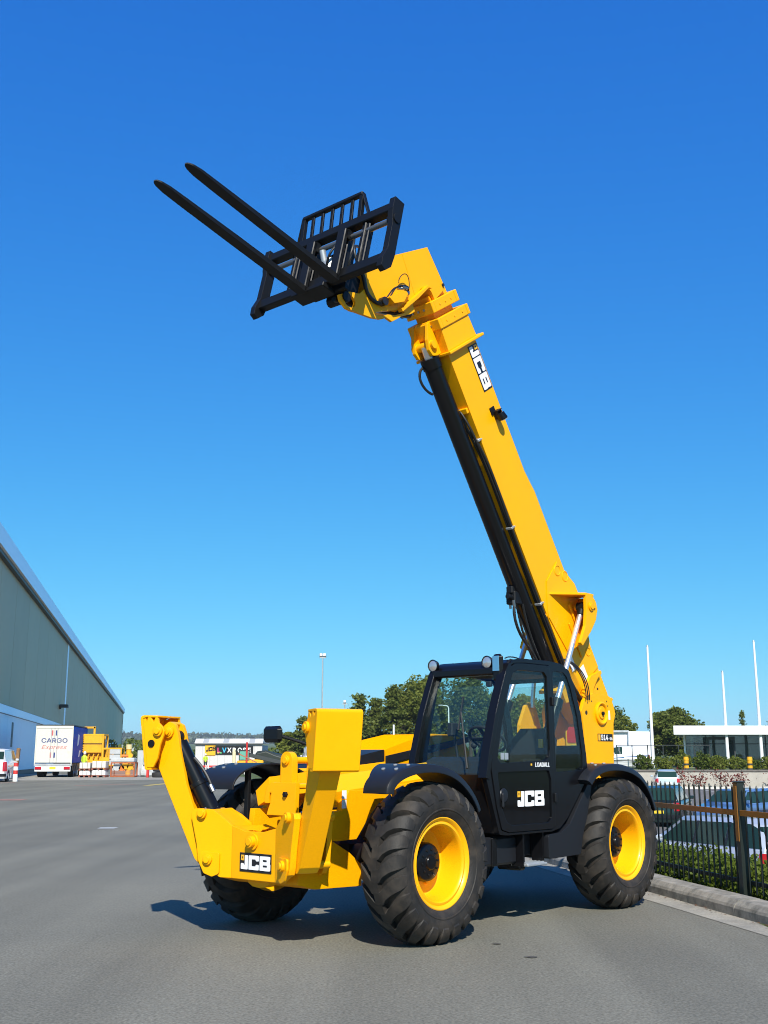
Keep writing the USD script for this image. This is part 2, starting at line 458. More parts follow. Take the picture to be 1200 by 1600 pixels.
for (x, y, r) in ((1.05, 8.40, 0.035), (0.86, 8.97, 0.025)):
    a_ = np.linspace(0, 2 * np.pi, 20, endpoint=False)
    rr = r * (0.7 + 0.6 * meshkit.fbm(np.stack([np.cos(a_) * 2 + x, np.sin(a_) * 2 + y, 0 * a_], 1), 2, 1))
    flat([(x + p_ * math.cos(q_) * 1.3, y + p_ * math.sin(q_)) for p_, q_ in zip(rr, a_)], 0.0045, 'oil_stain', M['stain'])
# the gutter channel and the kerb stones
for a in np.arange(-12, 34, 2.0):
    pass
gm = xsec([tuple(kp(-14, -0.29)[:2]), tuple(kp(-14, 0.002)[:2]), tuple(kp(36, 0.002)[:2]), tuple(kp(36, -0.29)[:2])])
flat([tuple(kp(-14, -0.30)[:2]), tuple(kp(-14, 0.0)[:2]), tuple(kp(36, 0.0)[:2]), tuple(kp(36, -0.28)[:2])], 0.004, 'gutter', M['concrete'])
kb = thing('kerb', kind='structure')
kprof = [(0.0, -0.05), (0.0, 0.075), (0.012, 0.10), (0.055, 0.138), (0.075, 0.143), (0.26, 0.146), (0.262, -0.05)]
kst = tm(ext(kprof, 0.004, 0.908, 'xz'))
for i in range(40):
    s0 = -12 + 0.915 * i
    jz, jd = rng.uniform(-0.004, 0.004), rng.uniform(-0.004, 0.004)
    obj('kerb_stone', place(kst, kp(s0, jd, jz), (KN[0], KN[1], 0), (KE[0], KE[1], 0), (0, 0, 1)), M['kerb'], kb, smooth=20)
# fallen leaves in the gutter
lv = []
for k in range(420):
    s0, d0 = rng.uniform(-6, 12), -abs(rng.normal(0, 0.05)) - 0.003
    c = kp(s0, d0, 0.006 + rng.uniform(0, 0.012))
    a = rng.uniform(0, 6.28)
    r = rng.uniform(0.006, 0.02)
    u = np.array([math.cos(a), math.sin(a), rng.uniform(-.3, .3)]) * r
    w = np.array([-math.sin(a), math.cos(a), rng.uniform(-.3, .3)]) * r * 0.6
    lv.append(trimesh.Trimesh([c - u, c + w, c + u, c - w], [[0, 1, 2], [0, 2, 3]], process=False))
M['litter'] = mat('dry_leaves', (0.20, 0.10, 0.05), rough=0.9, island=0.4)
obj('leaf_litter', cat(*lv), M['litter'], None, smooth=False, label='dry brown leaves lying in the gutter along the kerb', cat='leaves', kind='stuff')
# car park, lower than the yard
pk = [(xk(4) + 3.0, 4), (70, 4), (70, 86), (xk(86) + 3.0, 86)]
gx = np.linspace(0, 1, 30)
ysp = np.r_[np.arange(3, 45, 3), np.arange(45, 84, 3), 85.5]
V, F = [], []
for y in ysp:
    x0 = xk(y) + 3.05
    for t in gx:
        x = x0 + (70 - x0) * t ** 1.5
        V.append((x, y, float(height(x, y)) + 0.012))
n = len(gx)
for i in range(len(ysp) - 1):
    for j in range(n - 1):
        a = i * n + j
        F += [[a, a + 1, a + n + 1], [a, a + n + 1, a + n]]
obj('car_park', (np.array(V), np.array(F)), M['parktar'], None, smooth=True, kind='structure')
M['bay_white'] = mat('bay_marking', (0.6, 0.6, 0.58), rough=0.7)
for i in range(9):
    x = 12.0 + 2.6 * i
    V = np.array([(x, 76, height(x, 76) + .02), (x + 0.12, 76, height(x, 76) + .02), (x + 0.12, 81, height(x, 81) + .02), (x, 81, height(x, 81) + .02)])
    obj('bay_marking', (V, np.array([[0, 1, 2, 3]])), M['bay_white'], None, smooth=False, kind='structure')
# distant hills with hedgerow bumps on the ridge
hx = np.linspace(-3200, 3200, 320)
hy = np.r_[1500, 1800, 2100, 2350, 2550, 2700, 2900]
HX, HY = np.meshgrid(hx, hy, indexing='ij')
ridge = 34 + 16 * meshkit.fbm(np.stack([HX / 620, HY / 900, 0 * HX], -1), 3, 3)
env = np.interp(HY, [1500, 1800, 2100, 2350, 2550, 2700, 2900], [-5, 22, 0.72 * 47, 0.9 * 47, 47, 40, -30]) / 47.0
obj('hills', (np.stack([HX, HY, ridge * env * 1.12], -1).reshape(-1, 3), np.array([[i * len(hy) + j, (i + 1) * len(hy) + j, (i + 1) * len(hy) + j + 1, i * len(hy) + j + 1] for i in range(len(hx) - 1) for j in range(len(hy) - 1)])), M['hill'], None, smooth=True, kind='structure')

# the air: a pale haze that only shows over kilometres
hz = usdkit.material(stage, '/World/Looks/haze', {'v': ('principled_volume', {'color': (0.86, 0.93, 1.0), 'density': 0.00010, 'anisotropy': 0.0})}, [], volume='v.volume')
obj('haze', bx(-4200, 4200, -4200, 4200, -30, 130), hz, None, smooth=False, kind='stuff', label='thin pale blue haze in the air over the far hills', cat='haze')
# ------------------------------------------------------------------ the telehandler (local x = forward, y = its left side, z = up; origin on the ground under the front axle)
TH = thing('telehandler', 'large yellow telehandler with black cab, raised boom and black forks', 'telehandler',
           (-0.3828, 9.6496, 0), YAW)


def letters(h=1.0):
    """Blocky J C B capitals of height h as one shapely shape, from x = 0."""
    s, hz = 0.33, 0.26
    J = unary_union([sbox(0.42, 0, 0.42 + s, 1), sbox(0.0, 0, 0.42 + s, hz), sbox(0, 0, 0.30, 0.42)])
    C = unary_union([sbox(0, 0, s, 1), sbox(0, 0, 1.10, hz), sbox(0, 1 - hz, 1.10, 1), sbox(1.10 - s, 0, 1.10, 0.38), sbox(1.10 - s, 0.62, 1.10, 1)])
    B = unary_union([sbox(0, 0, s, 1), sbox(0, 0, 1.12, 0.24), sbox(0, 0.385, 1.07, 0.615), sbox(0, 0.76, 1.10, 1), sbox(1.12 - s, 0, 1.12, 0.48), sbox(1.09 - s, 0.52, 1.09, 1)])
    out = []
    x = 0.0
    for g, w in ((J, 0.75), (C, 1.10), (B, 1.12)):
        g = g.buffer(-0.06, join_style=1).buffer(0.12, join_style=1, quad_segs=3).buffer(-0.06, join_style=1, quad_segs=3)
        out.append(affinity.translate(g, x, 0))
        x += w + 0.09
    return affinity.scale(unary_union(out), h, h, origin=(0, 0)), x * h


def logo(parent, o, ex, ey, h, backing=True, pad=0.16):
    """A maker's plate of three block letters with a small square: o is the lower left corner of the lettering."""
    g, w = letters(h)
    p = pad * h
    z = 0.0
    if backing:
        b = obj('name_plate', place(xsec(sbox(-p, -p, w, h + p)).extrude(0.004), o, ex, ey), M['sticker_black'], parent)
        z = 0.0042
    else:
        b = thing('name_decal', parent=parent)
    obj('lettering', place(xsec(g).extrude(0.002).translate([0, 0, z]), o, ex, ey), M['sticker_white'], b)
    sq = sbox(0.0, 0.62 * h, 0.33 * h, h)
    hole = sbox(0.11 * h, 0.74 * h, 0.22 * h, 0.89 * h)
    obj('square_mark', place(xsec(sq.difference(hole)).extrude(0.002).translate([0, 0, z]), o, ex, ey), M['sticker_yellow'], b)
    return b


def words(text, h, o, ex, ey, bold=True, shear=0.0, width=None):
    m = meshkit.text_mesh(text, h, 0.002, bold)
    m.vertices[:, 0] += shear * m.vertices[:, 1]
    if width:
        m.vertices[:, 0] *= width / m.vertices[:, 0].max()
    return place(m, o, ex, ey)


# --- wheels
R_T, W_T = 0.612, 0.43
prof = [(0.335, 0.150), (0.36, 0.176), (0.40, 0.194), (0.45, 0.202), (0.49, 0.199), (0.515, 0.188), (0.535, 0.168), (0.552, 0.13), (0.563, 0.08), (0.567, 0.0)]
prof = prof + [(r, -y) for r, y in prof[-2::-1]]
carcass = lathe(prof[::-1], 96)
# lettering ring and bead ridge on the sidewall
ridge = [lathe([(0.395, s * 0.1905), (0.400, s * 0.198), (0.408, s * 0.199), (0.412, s * 0.1955)][::-s], 72) for s in (1, -1)]
lugs = []
NL = 23
for side in (1, -1):
    for i in range(NL):
        a0 = 2 * math.pi * (i + (0.5 if side < 0 else 0.0)) / NL
        st = [(-0.028, 0.0, 0.052, 0.613), (0.040, 0.0, 0.053, 0.612), (0.074, 0.066, 0.050, 0.607), (0.125, 0.128, 0.055, 0.594), (0.165, 0.164, 0.060, 0.571), (0.190, 0.180, 0.060, 0.545), (0.203, 0.188, 0.053, 0.515), (0.206, 0.192, 0.042, 0.48)]
        V = []
        for (y, da, hw, r) in st:
            rb = min(r - 0.02, 0.545) - (0.03 if y > 0.15 else 0)
            yb = y if y < 0.18 else y - 0.025
            an = a0 + da
            jit = 0.0
            for rr, ww, yy in ((rb, hw * 1.25, yb), (r, hw * 0.9, y)):
                for s in (-1, 1):
                    aa = an + s * ww / 0.6 + jit
                    V.append((rr * math.cos(aa), side * yy, rr * math.sin(aa)))
        F = []
        n = len(st)
        for k in range(n - 1):
            b0, b1 = 4 * k, 4 * (k + 1)
            for p, q in ((0, 1), (1, 3), (3, 2), (2, 0)):
                F += [[b0 + p, b0 + q, b1 + q], [b0 + p, b1 + q, b1 + p]]
        F += [[0, 2, 3], [0, 3, 1], [4 * n - 4, 4 * n - 3, 4 * n - 1], [4 * n - 4, 4 * n - 1, 4 * n - 2]]
        t = trimesh.Trimesh(np.array(V), np.array(F), process=False)
        if side > 0:
            t.invert()
        lugs.append(t)
for t in lugs:
    trimesh.repair.fix_normals(t)
tyre = cat(carcass, ridge)
lugm = cat(lugs)
# rim: outer lip at local y = 0.150, dish inside
rimp = [(0.332, 0.140), (0.347, 0.152), (0.346, 0.160), (0.338, 0.163), (0.328, 0.158), (0.318, 0.148), (0.312, 0.140), (0.304, 0.145), (0.292, 0.146), (0.284, 0.138),
        (0.276, 0.120), (0.272, 0.06), (0.264, -0.02), (0.258, -0.055), (0.235, -0.066), (0.14, -0.070), (0.0, -0.070)]
rim_out = lathe(rimp[::-1], 72)
rim_back = lathe([(0.332, 0.140), (0.30, 0.05), (0.29, -0.02), (0.30, -0.12), (0.335, -0.15), (0.346, -0.16), (0.344, -0.168), (0.33, -0.166), (0.31, -0.15), (0.28, -0.11), (0.27, -0.08), (0.10, -0.078), (0, -0.078)], 72)
hubm = [lathe([(0.0, 0.062), (0.05, 0.060), (0.056, 0.054), (0.060, 0.042), (0.120, 0.036), (0.140, 0.024), (0.148, 0.0), (0.148, -0.065)], 44)]
hb = [cyl((0.095 * math.cos(a), 0.036, 0.095 * math.sin(a)), (0.095 * math.cos(a), 0.047, 0.095 * math.sin(a)), 0.009, n=6) for a in np.arange(10) * 2 * np.pi / 10]
nuts = [cyl((0.175 * math.cos(a), -0.070, 0.175 * math.sin(a)), (0.175 * math.cos(a), -0.045, 0.175 * math.sin(a)), 0.015, n=6) for a in np.arange(10) * 2 * np.pi / 10]
hole = cyl((0.03, 0.02, 0.262), (0.026, 0.03, 0.255), 0.018, n=12)


def wheel(x, y, rot):
    side = 1 if y > 0 else -1
    w = thing('wheel', parent=TH, loc=(x, y, 0.597), rz=0 if side > 0 else math.pi)
    c, s = math.cos(rot), math.sin(rot)
    Rm = np.eye(4)
    Rm[0, 0], Rm[0, 2], Rm[2, 0], Rm[2, 2] = c, s, -s, c
    def rt(m):
        m = tm(m).copy()
        m.apply_transform(Rm)
        return m
    obj('tyre', rt(tyre), M['rubber'], w, smooth=30)
    obj('tread_lugs', rt(lugm), M['rubber'], w, smooth=30)
    obj('rim', cat(rt(rim_out), rt(rim_back), rt(nuts[0]), *[rt(n_) for n_ in nuts[1:]]), M['rim'], w, smooth=28)
    obj('hub', cat(*[rt(h) for h in hubm]), M['black'], w, smooth=30)
    obj('hub_bolts', cat(*[rt(h) for h in hb]), M['satin'], w, smooth=False)
    obj('valve', rt(hole), M['dark'], w)


wheel(0, 0.95, 0.1)
wheel(-2.835, 0.95, 0.22)
wheel(0, -0.95, 0.3)
wheel(-2.835, -0.95, 0.0)

# --- axles, chassis
for x in (0, -2.835):
    obj('axle', cat(cyl((x, -0.88, 0.597), (x, 0.88, 0.597), 0.105), bx(x - 0.16, x + 0.16, -0.22, 0.22, 0.42, 0.76, 0.06), cyl((x, 0.62, 0.597), (x, 0.80, 0.597), 0.17), cyl((x, -0.80, 0.597), (x, -0.62, 0.597), 0.17)), M['satin'], TH)
rail = [(0.60, 0.77), (0.50, 0.755), (0.27, 0.76), (0.12, 0.93), (-0.02, 1.05), (-0.25, 0.95), (-0.5, 0.62), (-2.3, 0.62), (-2.6, 0.95), (-3.1, 0.95), (-3.35, 0.7), (-4.05, 0.72),
        (-4.05, 1.25), (-2.4, 1.25), (-0.9, 1.22), (-0.6, 1.20), (0.1, 1.135), (0.36, 1.135), (0.42, 1.05), (0.44, 0.98), (0.58, 0.98)]
for s in (1, -1):
    r = ext(rail, 0.40 * s, 0.46 * s)
    obj('chassis_rail', r, M['yellow'], TH, smooth=25)
    top = tm(Manifold.hull_points(np.array([(x, y * s, z) for x, zz in ((0.55, 1.12), (0.1, 1.15), (-0.9, 1.24)) for y, z in ((0.397, zz - 0.12), (0.43, zz), (0.27, zz + 0.115), (0.25, zz - 0.05))])))
    obj('chassis_shoulder', top, M['yellow'], TH, smooth=25)
obj('chassis_front_plate', cat(bx(0.52, 0.60, -0.39, 0.39, 0.50, 0.82, 0.012), bx(0.60, 0.625, 0.30, 0.395, 0.56, 1.13, 0.01)), M['yellow'], TH)
for z in (0.64, 0.84, 1.06):
    obj('bolt', cyl((0.625, 0.35, z), (0.65, 0.35, z), 0.022, n=6), M['steel'], TH, smooth=False)
obj('chassis_floor', bx(-4.0, -0.3, -0.38, 0.38, 0.60, 0.68), M['satin'], TH)
obj('chassis_crossmember', bx(-3.95, -0.5, -0.25, 0.25, 0.70, 0.98), M['satin'], TH)
bel = ext([(0.90, 0.80), (0.62, 0.80), (0.34, 0.66), (0.20, 0.56), (0.20, 0.40), (0.72, 0.415), (0.90, 0.46)], -0.45, 0.45)
obj('front_subframe', bel, M['yellow'], TH, smooth=20)
st = thing('warning_sticker', parent=TH)
for k in range(2):
    obj('sticker_panel', bx(0.392, 0.442, 0.4605, 0.4625, 1.0 + 0.073 * k, 1.065 + 0.073 * k), M['sticker_white'], st, smooth=False)

# --- stabiliser frame: concave front plate
FX, FY, TY = 0.95, 0.25, 0.42   # centre face, fold, wing length
wx, wy = 0.371, 0.928


def wing(s):
    """(origin, outward axis, up, forward normal) of the left (s = 1) or right (s = -1) wing."""
    return np.array([FX, s * FY, 0.0]), np.array([wx, s * wy, 0.0]), np.array([0.0, 0, 1]), np.array([wy, -s * wx, 0.0])


def wing_ext(poly, s, d0, d1, r=0.0):
    o, t, u, n = wing(s)
    m = tm(ext(poly, min(d0, d1), max(d0, d1), 'xy', r))
    m = place(m, o, t, u, n)
    if np.linalg.det(np.column_stack([t, u, n])) < 0:
        m.invert()
    return m


sf = thing('stabiliser_frame', parent=TH)
cpoly = [(-FY, 0.47), (FY, 0.47), (FY, 0.862), (0.10, 0.827), (-0.10, 0.827), (-FY, 0.862)]
obj('centre_plate', ext(cpoly, FX - 0.05, FX, 'yz'), M['yellow'], sf, smooth=20)
wpoly = [(0.0, 0.47), (0.10, 0.472), (0.20, 0.52), (0.275, 0.545), (0.30, 0.60), (0.315, 0.72), (0.375, 0.95), (0.36, 0.985), (0.33, 0.992), (0.18, 0.985), (0.10, 0.935), (0.0, 0.862)]
for s in (1, -1):
    obj('wing_plate', wing_ext(wpoly, s, -0.05, 0.0), M['yellow'], sf, smooth=20)
    obj('back_plate', wing_ext([(0.0, 0.50), (0.16, 0.54), (0.22, 0.62), (0.27, 0.97), (0.20, 0.985), (0.10, 0.935), (0.0, 0.862)], s, -0.36, -0.32), M['yellow'], sf, smooth=20)
    obj('top_flange', wing_ext([(-0.06, 0.815), (0.0, 0.860), (0.10, 0.932), (0.18, 0.984), (0.22, 0.984), (0.22, 0.95), (0.10, 0.88), (0.0, 0.82)], s, -0.34, -0.051), M['yellow'], sf, smooth=20)
    obj('bearing_pad', wing_ext([(0.10, 0.50), (0.16, 0.475), (0.235, 0.50), (0.28, 0.58), (0.28, 0.66), (0.10, 0.66)], s, 0.001, 0.018, 0.02), M['yellow'], sf, smooth=25)
    for (t, z, rr, dd) in ((0.27, 0.955, 0.040, 0.03), (0.20, 0.605, 0.040, 0.04)):
        o, ta, u, n = wing(s)
        c = o + ta * t + u * z
        obj('pin', cat(cyl(c, c + n * (dd), rr, n=24), cyl(c + n * dd, c + n * (dd + 0.012), rr * 0.66, n=18), cyl(c - n * 0.36, c, 0.03, n=16)), M['yellow'], sf)
obj('centre_back_plate', ext(cpoly, FX - 0.36, FX - 0.32, 'yz'), M['yellow'], sf, smooth=20)
obj('top_saddle', ext([(-FY, 0.83), (FY, 0.83), (FY, 0.859), (0.10, 0.824), (-0.10, 0.824), (-FY, 0.859)], FX - 0.32, FX - 0.051, 'yz'), M['yellow'], sf)
obj('centre_pin', cat(cyl((FX, 0.0, 0.755), (FX + 0.015, 0.0, 0.755), 0.062, n=28), cyl((FX + 0.015, 0, 0.755), (FX + 0.05, 0, 0.755), 0.042, n=24), cyl((FX + 0.05, 0, 0.755), (FX + 0.058, 0, 0.755), 0.028, n=20)), M['yellow'], sf)
obj('lower_lug', ext([(-0.14, 0.49), (0.14, 0.49), (0.12, 0.44), (0.07, 0.415), (0.0, 0.408), (-0.07, 0.415), (-0.12, 0.44)], 0.80, 0.885, 'yz'), M['yellow'], sf)
lg = logo(TH, (FX + 0.001, -0.130, 0.546), (0, 1, 0), (0, 0, 1), 0.106)

# legs, feet, rams
legp = [(0.235, 0.60), (0.26, 0.555), (0.31, 0.555), (0.36, 0.60), (0.73, 1.32), (0.715, 1.58), (0.69, 1.65), (0.64, 1.685), (0.585, 1.66), (0.555, 1.58), (0.535, 1.48), (0.46, 1.18), (0.36, 0.93), (0.26, 0.72)]
for s in (1, -1):
    lg_ = thing('stabiliser_leg', parent=TH)
    webp = Polygon(legp).difference(Polygon([(0.0, 0.70), (0.22, 0.70), (0.345, 0.70), (0.69, 1.34), (0.675, 1.50), (0.50, 1.9), (0.0, 1.9)]))
    lm = ext(legp, -0.095, -0.055, 'xy', 0.02) + ext(legp, -0.215, -0.175, 'xy', 0.02) + ext(webp, -0.19, -0.07, 'xy', 0.01)
    o, ta, u, n = wing(s)
    lm = place(lm, o, ta, u, n)
    if s > 0:
        lm.invert() if np.linalg.det(np.column_stack([ta, u, n])) < 0 else None
    elif np.linalg.det(np.column_stack([ta, u, n])) < 0:
        lm.invert()
    obj('leg_beam', lm, M['yellow'], lg_, smooth=25)
    o, ta, u, n = wing(s)
    c = o + ta * 0.64 + u * 1.60
    obj('leg_pin', cat(cyl(c - n * 0.235, c - n * 0.02, 0.036, n=20), cyl(c - n * 0.055, c - n * 0.03, 0.05, n=20), cyl(c - n * 0.02, c - n * 0.005, 0.025, n=14)), M['yellow'], lg_)
    # ram
    c1 = o + ta * 0.615 + u * 1.56 - n * 0.137
    c0 = o + ta * 0.13 + u * 0.68 - n * 0.20
    d = (c1 - c0) / np.linalg.norm(c1 - c0)
    rm = thing('stabiliser_ram', parent=TH)
    obj('ram_body', cat(cyl(c0, c0 + d * 0.55, 0.075, n=28), cyl(c0 + d * 0.55, c0 + d * 0.585, 0.082, n=28)), M['black'], rm)
    obj('ram_shield', cyl(c0 + d * 0.585, c1 - d * 0.06, 0.068, n=28), M['black'], rm)
    obj('ram_eye', cyl(c1 - n * 0.04, c1 + n * 0.04, 0.055, n=20), M['satin'], rm)
    side = np.cross(d, n)
    e0 = c0 + d * 0.45 - side * 0.10 * s + n * 0.02
    obj('ram_pipe', tube([e0, e0 + d * 0.2, e0 + d * 0.32 + side * 0.03 * s], 0.014), M['hose'], rm)
    obj('hose_fitting', cat(cyl(c0 + d * 0.30 + n * 0.075, c0 + d * 0.36 + n * 0.085, 0.014, n=8), cyl(e0, e0 + d * 0.06, 0.02, n=8)), M['steel'], rm)
    # foot
    ft = thing('stabiliser_foot', parent=TH)
    d0, d1 = -0.325, 0.038
    zb, zt = 1.30, 1.735
    def fp(a, y):   # a runs up the plate, y is the offset towards the leg
        return (0.80 + 0.065 * a - y, zb + (zt - zb) * a)
    po, pi_ = [fp(0, 0), fp(0.93, 0), fp(0.98, 0.010), fp(1.0, 0.035), fp(1.0, 0.07)], [fp(0.965, 0.07), fp(0.955, 0.04), fp(0.93, 0.022), fp(0.02, 0.022), fp(0.02, 0.06), fp(-0.015, 0.06), fp(-0.02, 0.015)]
    obj('foot_plate', wing_ext(po + pi_, s, d0, d1), M['yellow'], ft, smooth=35)
    for k, dd in enumerate((d0 + 0.001, d1 - 0.021)):
        rb = Polygon([fp(*q) for q in ((0.03, 0.0225), (0.03, 0.08), (0.20, 0.13), (0.45, 0.165), (0.62, 0.205), (0.70, 0.215), (0.78, 0.20), (0.85, 0.17), (0.955, 0.165), (0.955, 0.07), (0.925, 0.0225))])
        if k == 1:
            for q0, q1, q2 in ((0.042, 0.072, 0.055), (0.095, 0.145, 0.12)):
                rb = rb.difference(Polygon([fp(0.97, q0), fp(0.97, q1), fp(0.86, q2)]))
        obj('foot_side', wing_ext(rb, s, dd, dd + 0.02), M['yellow'], ft, smooth=20)
    obj('foot_rib', wing_ext([fp(0.05, 0.0225), fp(0.05, 0.06), fp(0.9, 0.06), fp(0.9, 0.0225)], s, -0.15, -0.13), M['yellow'], ft, smooth=20)
    obj('foot_top', wing_ext([fp(0.957, 0.071), fp(0.957, 0.17), fp(0.99, 0.17), fp(0.999, 0.071)], s, d0, d1), M['yellow'], ft, smooth=20)
    q = fp(0.47, 0.085)
    cc = o + ta * q[0] + u * q[1] + n * d1
    if s < 0:
        obj('foot_boss', cyl(cc - n * 0.001, cc + n * 0.010, 0.030, n=16), M['satin'], ft)
    q = fp(0.70, 0.16)
    cc = o + ta * q[0] + u * q[1] + n * d1
    obj('foot_pin', cat(cyl(cc - n * 0.001, cc + n * 0.022, 0.042, n=20), cyl(cc + n * 0.02, cc + n * 0.035, 0.025, n=16)), M['yellow'], ft)

# lugs and hitch bracket between the legs
for x0, x1, y0 in ((0.66, 0.72, 0.045), (0.44, 0.48, 0.10)):
    yc = y0 + 0.067
    lug = Polygon([(y0, 0.95), (y0 + 0.135, 0.95), (y0 + 0.135, 1.37), (y0, 1.37)]).union(Polygon([(yc + 0.0675 * math.cos(a), 1.37 + 0.0675 * math.sin(a)) for a in np.linspace(0, 2 * np.pi, 32)]))
    obj('lift_lug', ext(lug, x0, x1, 'yz'), M['yellow'], TH)
obj('lug_pin', cat(cyl((0.42, 0.112, 1.37), (0.745, 0.112, 1.37), 0.026, n=16), cyl((0.72, 0.112, 1.37), (0.735, 0.112, 1.37), 0.038, n=18)), M['yellow'], TH)
hk = [(-0.02, 0.95), (0.30, 0.95), (0.31, 1.20), (0.03, 1.20), (-0.02, 1.17), (-0.05, 1.08), (-0.045, 1.04), (0.0, 1.04), (0.0, 1.07), (0.01, 1.12), (0.03, 1.12), (0.02, 1.04), (0.0, 1.0)]
obj('hitch_bracket', cat(ext(hk, 0.76, 0.80, 'yz'), bx(0.52, 0.76, 0.03, 0.27, 1.15, 1.19, 0.01), bx(0.60, 0.755, 0.10, 0.14, 0.8, 1.149)), M['yellow'], TH, smooth=20)
obj('bolt', cyl((0.80, 0.20, 1.11), (0.822, 0.20, 1.11), 0.022, n=6), M['satin'], TH, smooth=False)

# --- bonnet on the right side
bn = thing('bonnet', parent=TH)
yb0, yb1 = -1.02, -0.36
obj('bonnet_cover', ext([(-1.02, 1.30), (-1.00, 1.465), (-1.35, 1.555), (-1.73, 1.62), (-2.05, 1.615), (-2.2, 1.57), (-2.3, 1.45), (-2.3, 1.30)], yb0, yb1, r=0.012), M['bonnet'], bn)
obj('bonnet_nose', ext([(-0.10, 0.95), (-0.16, 1.10), (-0.36, 1.29), (-0.68, 1.412), (-0.998, 1.466), (-1.0, 1.30), (-1.0, 0.95)], yb0 + 0.01, yb1 - 0.01, r=0.01), M['plastic'], bn)
stz = lambda x: 1.26 + (-0.45 - x) * 0.175
obj('bonnet_stripe', ext([(-1.003, stz(-1.0) - 0.035), (-1.003, stz(-1.0) + 0.05), (-2.28, stz(-2.28) + 0.02), (-2.28, stz(-2.28) - 0.035)], yb1 + 0.001, yb1 + 0.012), M['plastic'], bn)
obj('engine_side', bx(-2.35, -0.3, yb0, yb1 - 0.02, 0.75, 1.295, 0.02), M['yellow'], bn)
mr = thing('wing_mirror', parent=TH)
mr_c = np.array([-0.155, -1.0, 1.60])
obj('mirror_shell', bx(-0.185, -0.12, -1.115, -0.87, 1.525, 1.675, 0.03), M['black'], mr)
obj('mirror_arm', tube([(-0.16, -0.92, 1.59), (-0.28, -0.80, 1.54), (-0.40, -0.66, 1.46), (-0.44, -0.60, 1.40), (-0.44, -0.60, 1.22)], 0.016), M['satin'], mr)
obj('mirror_clamp', cat(cyl((-0.19, -0.99, 1.60), (-0.16, -0.99, 1.60), 0.03, n=12), bx(-0.47, -0.41, -0.63, -0.57, 1.22, 1.34, 0.01)), M['satin'], mr)

# --- mudguards
fl = [(0.675, 1.13), (0.665, 1.185), (0.625, 1.235), (0.54, 1.285), (0.40, 1.325), (0.20, 1.345), (0.0, 1.33), (-0.18, 1.275), (-0.33, 1.18), (-0.43, 1.08), (-0.485, 0.99)]
rl = [(-2.12, 1.19), (-2.20, 1.255), (-2.32, 1.305), (-2.55, 1.335), (-2.80, 1.325), (-3.02, 1.275), (-3.20, 1.18), (-3.32, 1.05), (-3.40, 0.90)]


def guard(line, s, name, taper=(0.66, 0.66)):
    from scipy.interpolate import CubicSpline
    p = np.array(line)
    t = np.r_[0, np.cumsum(np.linalg.norm(np.diff(p, axis=0), axis=1))]
    p = CubicSpline(t, p)(np.linspace(0, t[-1], 40))
    tg = np.gradient(p, axis=0)
    tg /= np.linalg.norm(tg, axis=1, keepdims=True)
    nrm = np.stack([tg[:, 1], -tg[:, 0]], 1)
    if nrm[len(nrm) // 2][1] < 0:
        nrm = -nrm
    sec = [(None, 0.0), (1.10, 0.0), (1.13, -0.008), (1.148, -0.03), (1.152, -0.066), (1.14, -0.066), (1.135, -0.034), (1.125, -0.02), (1.10, -0.014), (None, -0.014)]
    yin = np.interp(np.arange(len(p)), [0, 4, 14, len(p)], [taper[0], taper[0], taper[1], taper[1]])
    V = np.array([[(a[0] + n_[0] * d, s * (yi if y is None else y), a[1] + n_[1] * d) for y, d in sec] for a, n_, yi in zip(p, nrm, yin)]).reshape(-1, 3)
    k = len(sec)
    F = []
    for i in range(len(p) - 1):
        for j in range(k):
            q = [i * k + j, i * k + (j + 1) % k, (i + 1) * k + (j + 1) % k, (i + 1) * k + j]
            F += [[q[0], q[1], q[2]], [q[0], q[2], q[3]]]
    for o, rev in ((0, 1), ((len(p) - 1) * k, 0)):
        for j in range(1, k - 1):
            F.append([o, o + j + 1, o + j] if rev else [o, o + j, o + j + 1])
    m = trimesh.Trimesh(V, np.array(F), process=False)
    trimesh.repair.fix_normals(m)
    g = obj(name, m, M['plastic'], TH, smooth=35)
    ptop = p[9]
    for (y, i) in ((0.93, 8), (1.06, 8), (0.93, 12), (1.06, 12)):
        a, n_ = p[i], nrm[i]
        obj('mudguard_bolt', cyl((a[0], s * y, a[1] - 0.004), (a[0] + n_[0] * 0.008, s * y, a[1] + n_[1] * 0.008), 0.016, n=10), M['galv'], g)
    return g


for s in (1, -1):
    g = guard(fl, s, 'front_mudguard', (0.90, 0.70) if s > 0 else (0.58, 0.62))
    if s < 0:
        obj('mudguard_stay', cat(bar((0.40, s * 0.70, 0.80), (0.40, s * 0.70, 1.31), 0.05, 0.035, (1, 0, 0)), bar((0.40, s * 0.46, 0.86), (0.40, s * 0.70, 0.86), 0.04, 0.04)), M['satin'], g)
    guard(rl, s, 'rear_mudguard')
# --- boom: its own axes start at the pivot; u runs up the boom, v towards its underside
PV = np.array([-3.88, 1.87])
BU, BN = np.array([0.553, 0.833]), np.array([0.833, -0.553])
U3, N3 = np.array([BU[0], 0, BU[1]]), np.array([BN[0], 0, BN[1]])
P3 = np.array([PV[0], 0, PV[1]])


def B(u, v, y=0.0):
    return P3 + u * U3 + v * N3 + np.array([0, y, 0])


def bext(poly, y0, y1, r=0.0):
    """A polygon in boom axes (u, v) extruded across the machine."""
    pts = [(PV[0] + u * BU[0] + v * BN[0], PV[1] + u * BU[1] + v * BN[1]) for u, v in poly]
    return ext(pts, y0, y1, 'xz', r)


def bbox_(u0, u1, v0, v1, y0, y1, b=0.0):
    return place(bx(u0, u1, v0, v1, y0, y1, b), P3, U3, N3, (0, 1, 0)) if True else None


